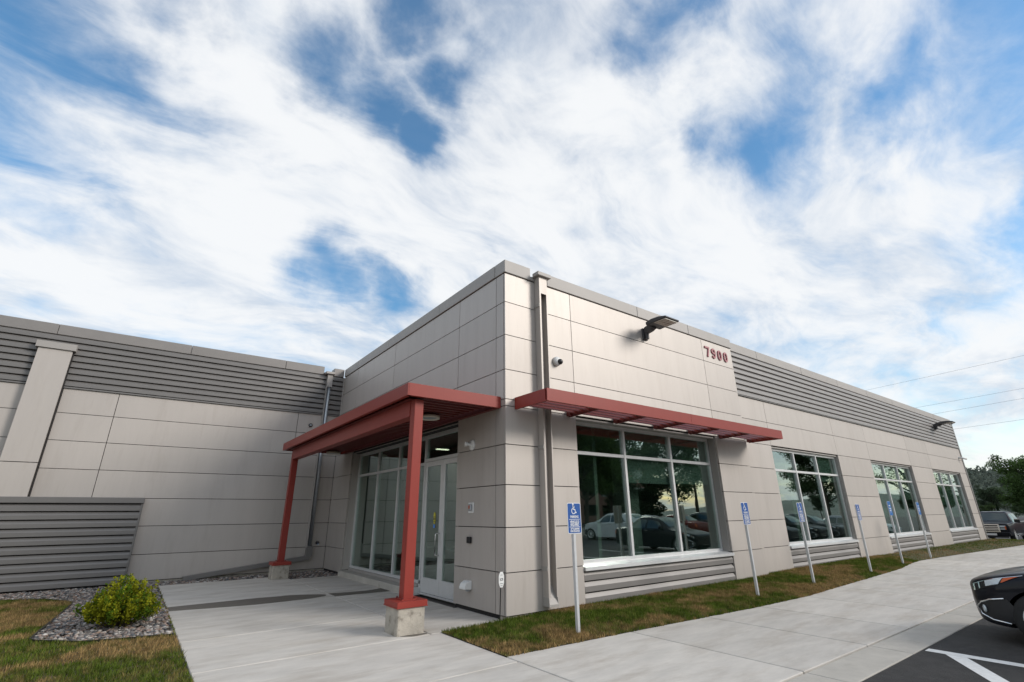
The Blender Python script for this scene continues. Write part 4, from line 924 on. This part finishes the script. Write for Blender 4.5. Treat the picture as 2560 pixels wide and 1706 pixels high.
def sedan(label, paint, kind='sedan', group='cars parked in the front row'):
    if kind in CARS:
        t = copy_tree(CARS[kind]); t['label'] = label
        for c in t.children:
            if c.name.split('.')[0] in ('body','mirror'):
                c.data = c.data.copy() if False else c.data; c.material_slots[0].link = 'OBJECT'; c.material_slots[0].material = MATS[paint]
        return t
    t = thing('parked_car',label,'car',(0,0,0),group); suv = kind == 'suv'; up = .24 if suv else .07
    st = [(0,.66+up*.6,.50,.56+up*.5,.36,.46,.02),(.05,.71+up*.7,.66,.62+up*.6,.27,.60,.02),(.14,.745+up*.8,.76,.66+up*.7,.22,.68,.02),(.32,.80+up*.9,.845,.72+up*.8,.20,.75,.03),(.65,.865+up,.885,.79+up*.8,.19,.78,.04),(1.05,.93+up,.895,.86+up*.8,.19,.78,.05),(1.30,1.0+up,.90,.89+up*.8,.19,.74,.05),
          (1.75,1.27+up,.90,.92+up*.7,.19,.62,.05),(2.1,1.41+up,.90,.93+up*.7,.19,.57,.06),(2.6,1.455+up,.90,.94+up*.7,.19,.57,.06),(3.1,1.43+up,.90,.95+up*.7,.19,.56,.06)]
    st += [(3.9,1.37+up,.89,.97+up*.7,.2,.56,.06),(4.3,1.2+up,.87,.98+up*.7,.22,.56,.05),(4.5,.98+up,.82,.90+up*.6,.26,.60,.04),(4.56,.80+up,.7,.72+up*.5,.34,.58,.02)] if suv else \
          [(3.55,1.24,.89,.96,.2,.60,.05),(3.85,1.09,.88,.965,.2,.68,.05),(4.2,1.05,.86,.94,.22,.70,.04),(4.48,1.0,.80,.88,.26,.66,.03),(4.56,.82,.68,.72,.34,.58,.02)]
    sh_ = Shell(st); ax = (-.76, -3.45); wr = .33 if not suv else .36
    cut_arches(sh_.body(), 'body', paint, t, ax, wr+.055)
    MB(1).box(-.72,-4.2,.22,.72,-.4,.40).build('underbody','plastic',t)
    tw0, tw1 = 1.34, 2.02
    sh_.patch(tw0, tw1, 0, 1.72, .005, 0, 8, 6).build('windshield','car_glass',t,smooth=True)
    rw = (4.0,4.35) if suv else (3.2,3.78)
    sh_.patch(rw[0], rw[1], 0, 1.7, .005, 0, 6, 6).build('rear_window','car_glass',t,smooth=True)
    for sg in (-1, 1):
        sh_.patch(0,0, 2.22, 2.93, .006, sg, 8, 5, shape=lambda a, b: 1.42+.42*(1-b)+a*(2.5-1.42-.42*(1-b))).build('side_window','car_glass',t,smooth=True)
        e_ = 3.85 if suv else 3.45
        sh_.patch(0,0, 2.22, 2.93, .006, sg, 8, 5, shape=lambda a, b: 2.57+a*(e_-.45*(1-b)-2.57)).build('side_window','car_glass',t,smooth=True)
        hl = sh_.patch(0,0, 2.78, 3.75, .006, sg, 12, 6, shape=lambda a, b: (.055+.03*b)+a*(.66-.34*b-.055)).build('headlight','black',t,smooth=True)
        sh_.patch(0,0, 2.88, 3.62, .012, sg, 6, 5, shape=lambda a, b: .26+a*(.20-.06*b)).build('reflector','lamp_lens',hl,smooth=True)
        sh_.patch(0,0, 2.9, 3.5, .012, sg, 6, 5, shape=lambda a, b: .47-.04*b+a*(.15-.13*b)).build('turn_signal','amber',hl,smooth=True)
        for k in (.10,.17): sh_.patch(0,0, 2.9, 3.65, .013, sg, 4, 5, shape=lambda a, b, k=k: k+.02*a).build('projector','chrome',hl,smooth=True)
        sh_.patch(0,0, 2.78, 2.86, .014, sg, 8, 2, shape=lambda a, b: .10+a*.56).build('trim_strip','chrome',hl,smooth=True)
        fg = sh_.patch(0,0, 4.7, 6.15, .004, sg, 8, 6, shape=lambda a, b: .09+a*(.44-.18*abs(b-.5))).build('fog_recess','plastic',t,smooth=True)
        # bright outline of the fog lamp pocket
        ring = [(.42,4.68),(.26,4.70),(.14,4.85),(.085,5.3),(.12,5.85),(.24,6.12),(.42,6.2)]
        pts = []
        for tt, uu in ring:
            p = sh_.P(tt, uu); pts.append((p[0]*sg*1.004+.006*sg, p[1]+.008, p[2]))
        MB(1).tube(pts, .011, 6).build('fog_trim','chrome',fg,smooth=True)
        p = sh_.P(.16, 5.35); MB(1).lathe([(.045,0),(.05,.012),(.03,.02)],(p[0]*sg,p[1]+.0,p[2]),(.55*sg,1,0),14).build('fog_lamp','lamp_lens',fg,smooth=True)
        sh_.patch(4.38, 4.53, 2.8, 4.3, .006, sg, 5, 5).build('tail_light','amber',t,smooth=True)
        q = sh_.P(1.62, 3.0); MB(1).lathe([(.02,-.02),(.075,.02),(.085,.10),(.07,.17),(.02,.19)],(q[0]*sg,q[1]+.02,q[2]+.06),(sg,.12,.12),12).build('mirror',paint,t,smooth=True)
        for tt in (2.5,3.4): q = sh_.P(tt, 3.7); MB(1).box(q[0]*sg-.012,q[1]-.09,q[2]-.012,q[0]*sg+.012,q[1]+.09,q[2]+.012).build('door_handle','chrome',t)
        for y in ax: wheel(.885*sg, y, wr, t)
    MB(1).box(-.40,-.06,.44+up*.4,.40,-.012,.60+up*.5).build('grille','plastic',t)
    for k in range(4): MB(1).box(-.39,-.012,.455+up*.4+k*.038,.39,-.005,.467+up*.4+k*.038).build('grille_bar','chrome',t)
    MB(1).box(-.26,-.02,.34,.26,-.004,.43).build('number_plate','white',t)
    CARS[kind] = t; return t
def park(o, x, y, rot=0, z=None):
    o.location = Vector((x, y, float(-.012+gdrop(x)) if z is None else z))*S; o.rotation_euler = (0,0,R(rot))
park(sedan('dark navy sedan nosing in from the right edge beside the sidewalk','paint_black'), 4.28, -4.17)
park(sedan('black sedan parked past the empty stall, mirrored in the nearest window','paint_black'), 12.4, -4.35)
park(sedan('white hatchback-tall car mirrored in the nearest window','paint_white','suv','cars parked across the lot'), 17.0, -14.6, 180)
park(sedan('silver sedan across the lot mirrored in the nearest window','paint_silver','sedan'), 19.7, -14.8, 180)
park(sedan('red sedan across the lot mirrored in the nearest window','paint_red','sedan'), 22.4, -14.6, 180)
park(sedan('grey tall car across the lot mirrored in the nearest window','paint_grey','suv'), 25.2, -14.7, 180)
park(sedan('navy sedan in the front row mirrored in the left of the second window','paint_navy','sedan'), 19.4, -4.4)
park(sedan('black sedan in the front row mirrored in the middle of the second window','paint_black','sedan'), 22.1, -4.3)
park(sedan('grey sedan in the front row mirrored in the right of the second window','paint_grey','sedan'), 24.9, -4.4)
park(sedan('silver sedan in the front row mirrored in the third window','paint_silver','sedan'), 30.0, -4.4)
park(sedan('white tall car in the front row mirrored in the third window','paint_white','suv'), 32.9, -4.5)
park(sedan('dark red sedan behind the pickup truck at the right edge','paint_red','sedan','cars in the side lot'), 43, -2.3, 95)
park(sedan('navy tall car in the side lot under the maple','paint_navy','suv','cars in the side lot'), 52, 1.2, 92)

def pickup():
    t = thing('pickup_truck','black pickup truck with chrome grille parked past the far end of the building','truck',(0,0,0))
    st = [(0,1.10,.80,1.02,.55,.76,.02),(.04,1.15,.88,1.06,.46,.84,.02),(.14,1.19,.95,1.09,.42,.86,.03),(.5,1.22,.99,1.12,.40,.88,.04),(1.0,1.25,1.0,1.15,.40,.88,.05),(1.40,1.29,1.0,1.18,.40,.86,.05),(1.75,1.58,1.0,1.21,.40,.78,.05),(2.05,1.84,1.0,1.23,.40,.70,.06),(2.4,1.91,1.0,1.24,.40,.70,.07),(3.3,1.91,1.0,1.25,.40,.70,.07),(3.75,1.88,1.0,1.25,.40,.70,.07),(3.86,1.5,1.0,1.25,.40,.80,.05),(3.92,1.30,1.0,1.25,.40,.92,.03),(5.5,1.30,1.0,1.25,.40,.93,.03),(5.75,1.28,.98,1.22,.45,.92,.03),(5.8,1.15,.93,1.1,.5,.88,.02)]
    sh_ = Shell(st); ax = (-1.0,-4.6); r = .40
    body = sh_.body()
    o = cut_arches(body,'body','paint_black',t,ax,r+.10)
    MB(1).box(-.8,-5.5,.35,.8,-.5,.55).build('underbody','plastic',t)
    sh_.patch(1.46,1.98,0,1.78,.006,0,8,6).build('windshield','car_glass',t,smooth=True)
    for sg in (-1,1):
        sh_.patch(0,0,2.2,2.94,.006,sg,8,5,shape=lambda a, b: 1.55+.42*(1-b)+a*(2.62-1.55-.42*(1-b))).build('side_window','car_glass',t,smooth=True)
        sh_.patch(2.70,3.62,2.2,2.94,.006,sg,8,5).build('side_window','car_glass',t,smooth=True)
        h = MB(1).box(.60*sg-.17,-.05,.78,.60*sg+.20,.012,1.04) if sg > 0 else MB(1).box(-.80,-.05,.78,-.43,.012,1.04)
        h = h.build('headlight','lamp_lens',t,bevel=.02); MB(1).box(.62*sg-.13,.012,.87,.62*sg+.13,.02,.93).build('lamp_divider','black',h); MB(1).box(.78*sg-.03,.0,.80,.78*sg+.03,.018,1.0).build('turn_signal','amber',h)
        MB(1).box(.62*sg-.07,.03,.48,.62*sg+.07,.055,.56).build('fog_lamp','lamp_lens',t,bevel=.01)
        m = MB(1).box(1.02*sg if sg > 0 else -1.30,-1.78,1.20,1.30 if sg > 0 else -1.02,-1.66,1.42).build('mirror','black',t,bevel=.03)
        MB(1).box(1.05*sg if sg > 0 else -1.28,-1.77,1.40,1.28 if sg > 0 else -1.05,-1.65,1.435).build('mirror_cap','chrome',m)
        MB(1).box((.98 if sg > 0 else -1.10),-3.7,.36,(1.10 if sg > 0 else -.98),-1.55,.42).build('running_board','chrome',t)
        for y in ax: wheel(1.0*sg, y, r, t, .26)
        for y in (-2.55,-3.5): MB(1).box(1.0*sg-.02,y-.1,1.08,1.0*sg+.02,y+.1,1.11).build('door_handle','chrome',t)
    g = MB(1).box(-.46,.0,.68,.46,.02,1.10).build('grille','plastic',t)
    MB(1).box(-.50,.01,1.06,.50,.06,1.13).build('grille_frame','chrome',g); MB(1).box(-.50,.01,.64,.50,.06,.70).build('grille_frame','chrome',g)
    MB(1).box(-.50,.01,.70,-.43,.058,1.06).build('grille_frame','chrome',g); MB(1).box(.43,.01,.70,.50,.058,1.06).build('grille_frame','chrome',g)
    for z in (.775,.87,.965): MB(1).box(-.43,.02,z-.024,.43,.045,z+.024).build('grille_bar','chrome',g)
    MB(1).box(-.93,-.15,.40,.93,.07,.63).build('bumper','paint_black',t,bevel=.03); MB(1).box(-.28,.07,.44,.28,.078,.56).build('number_plate','white',t)
    MB(1).box(-.80,-.04,.30,.80,.02,.40).build('air_dam','plastic',t)
    return t
pk = pickup(); park(pk, 33.0, .93, 90, -.30)

# ------------------------------------------------------------------ poles and wires beyond the lot
def utility_pole(x, y, label):
    t = thing('utility_pole',label,'pole',(x,y,0),'utility poles')
    MB().tube([(x,y,-.5),(x,y,5),(x,y,12.0)],[.16,.14,.10],12).build('pole','wood_pole',t,smooth=True)
    for z in (11.3,10.3): B(x-1.1,y-.06,z,x+1.1,y+.06,z+.12).build('crossarm','wood_pole',t)
    for dx in (-1,-.4,.4,1): MB().lathe([(.04,0),(.06,.05),(.03,.12)],(x+dx,y,11.42),(0,0,1),8).build('insulator','cream',t)
    MB().lathe([(.2,0),(.22,.05),(.22,.6),(.1,.7)],(x-.32,y,8.7),(0,0,1),14).build('transformer','galvanised',t)
    return t
utility_pole(45,-26,'wooden utility pole carrying the wires off to the right'); utility_pole(45,46,'wooden utility pole behind the building')
utility_pole(41,-11.5,'wooden utility pole across the lot mirrored in the second window')
for k, (za, zb_, x, lab) in enumerate(((11.27,11.78,45,'topmost'),(9.22,9.52,45.2,'second highest'),(8.5,8.78,44.9,'third highest'),(7.21,7.36,45.1,'lowest'))):
    ya, yb = ((8.26,-1.68),(5.42,-1.08),(4.31,-.89),(3.27,-.51))[k]; sl_ = (zb_-za)/(yb-ya); pts = []
    for y in np.linspace(46,-26,37):
        u = (y-10)/36; pts.append((x, y, za+sl_*(y-ya)+.0002*(y-ya)**2))
    tag(MB().tube(pts,.007,5).build('power_line','dark_metal',org=(x,10,8)),lab+' of the four power lines crossing the sky at the right','power line','power lines')

# brick block across the lot, seen only in the glass
fb = thing('brick_office','three-storey brick office block across the lot mirrored in the nearest window','building',(52,-55,0))
B(36,-62,-.2,70,-52,9.5).build('wall','brick_far',fb); B(35.8,-62.2,9.5,70.2,-51.8,9.9).build('parapet','cream',fb)
for z in (1.0,4.0,7.0):
    for i in range(8): B(37+i*4.1,-52.02,z,39.9+i*4.1,-51.95,z+1.6).build('window','car_glass',fb)

for k, (x, y) in enumerate(((34,-44),(48,-40),(60,-47),(73,-38),(86,-44),(100,-36),(116,-42),(132,-30),(150,-36),(120,-18),(140,-14),(-28,-42),(-12,-38),(4,-44),(18,-40))):
    tree('far', x, y, 0, 'distant tree of the tree line across the lot, mirrored small in the windows', (.45+.12*((k*37) % 5)/5), k*1.3, 'shade_tree', 'tree line across the lot')
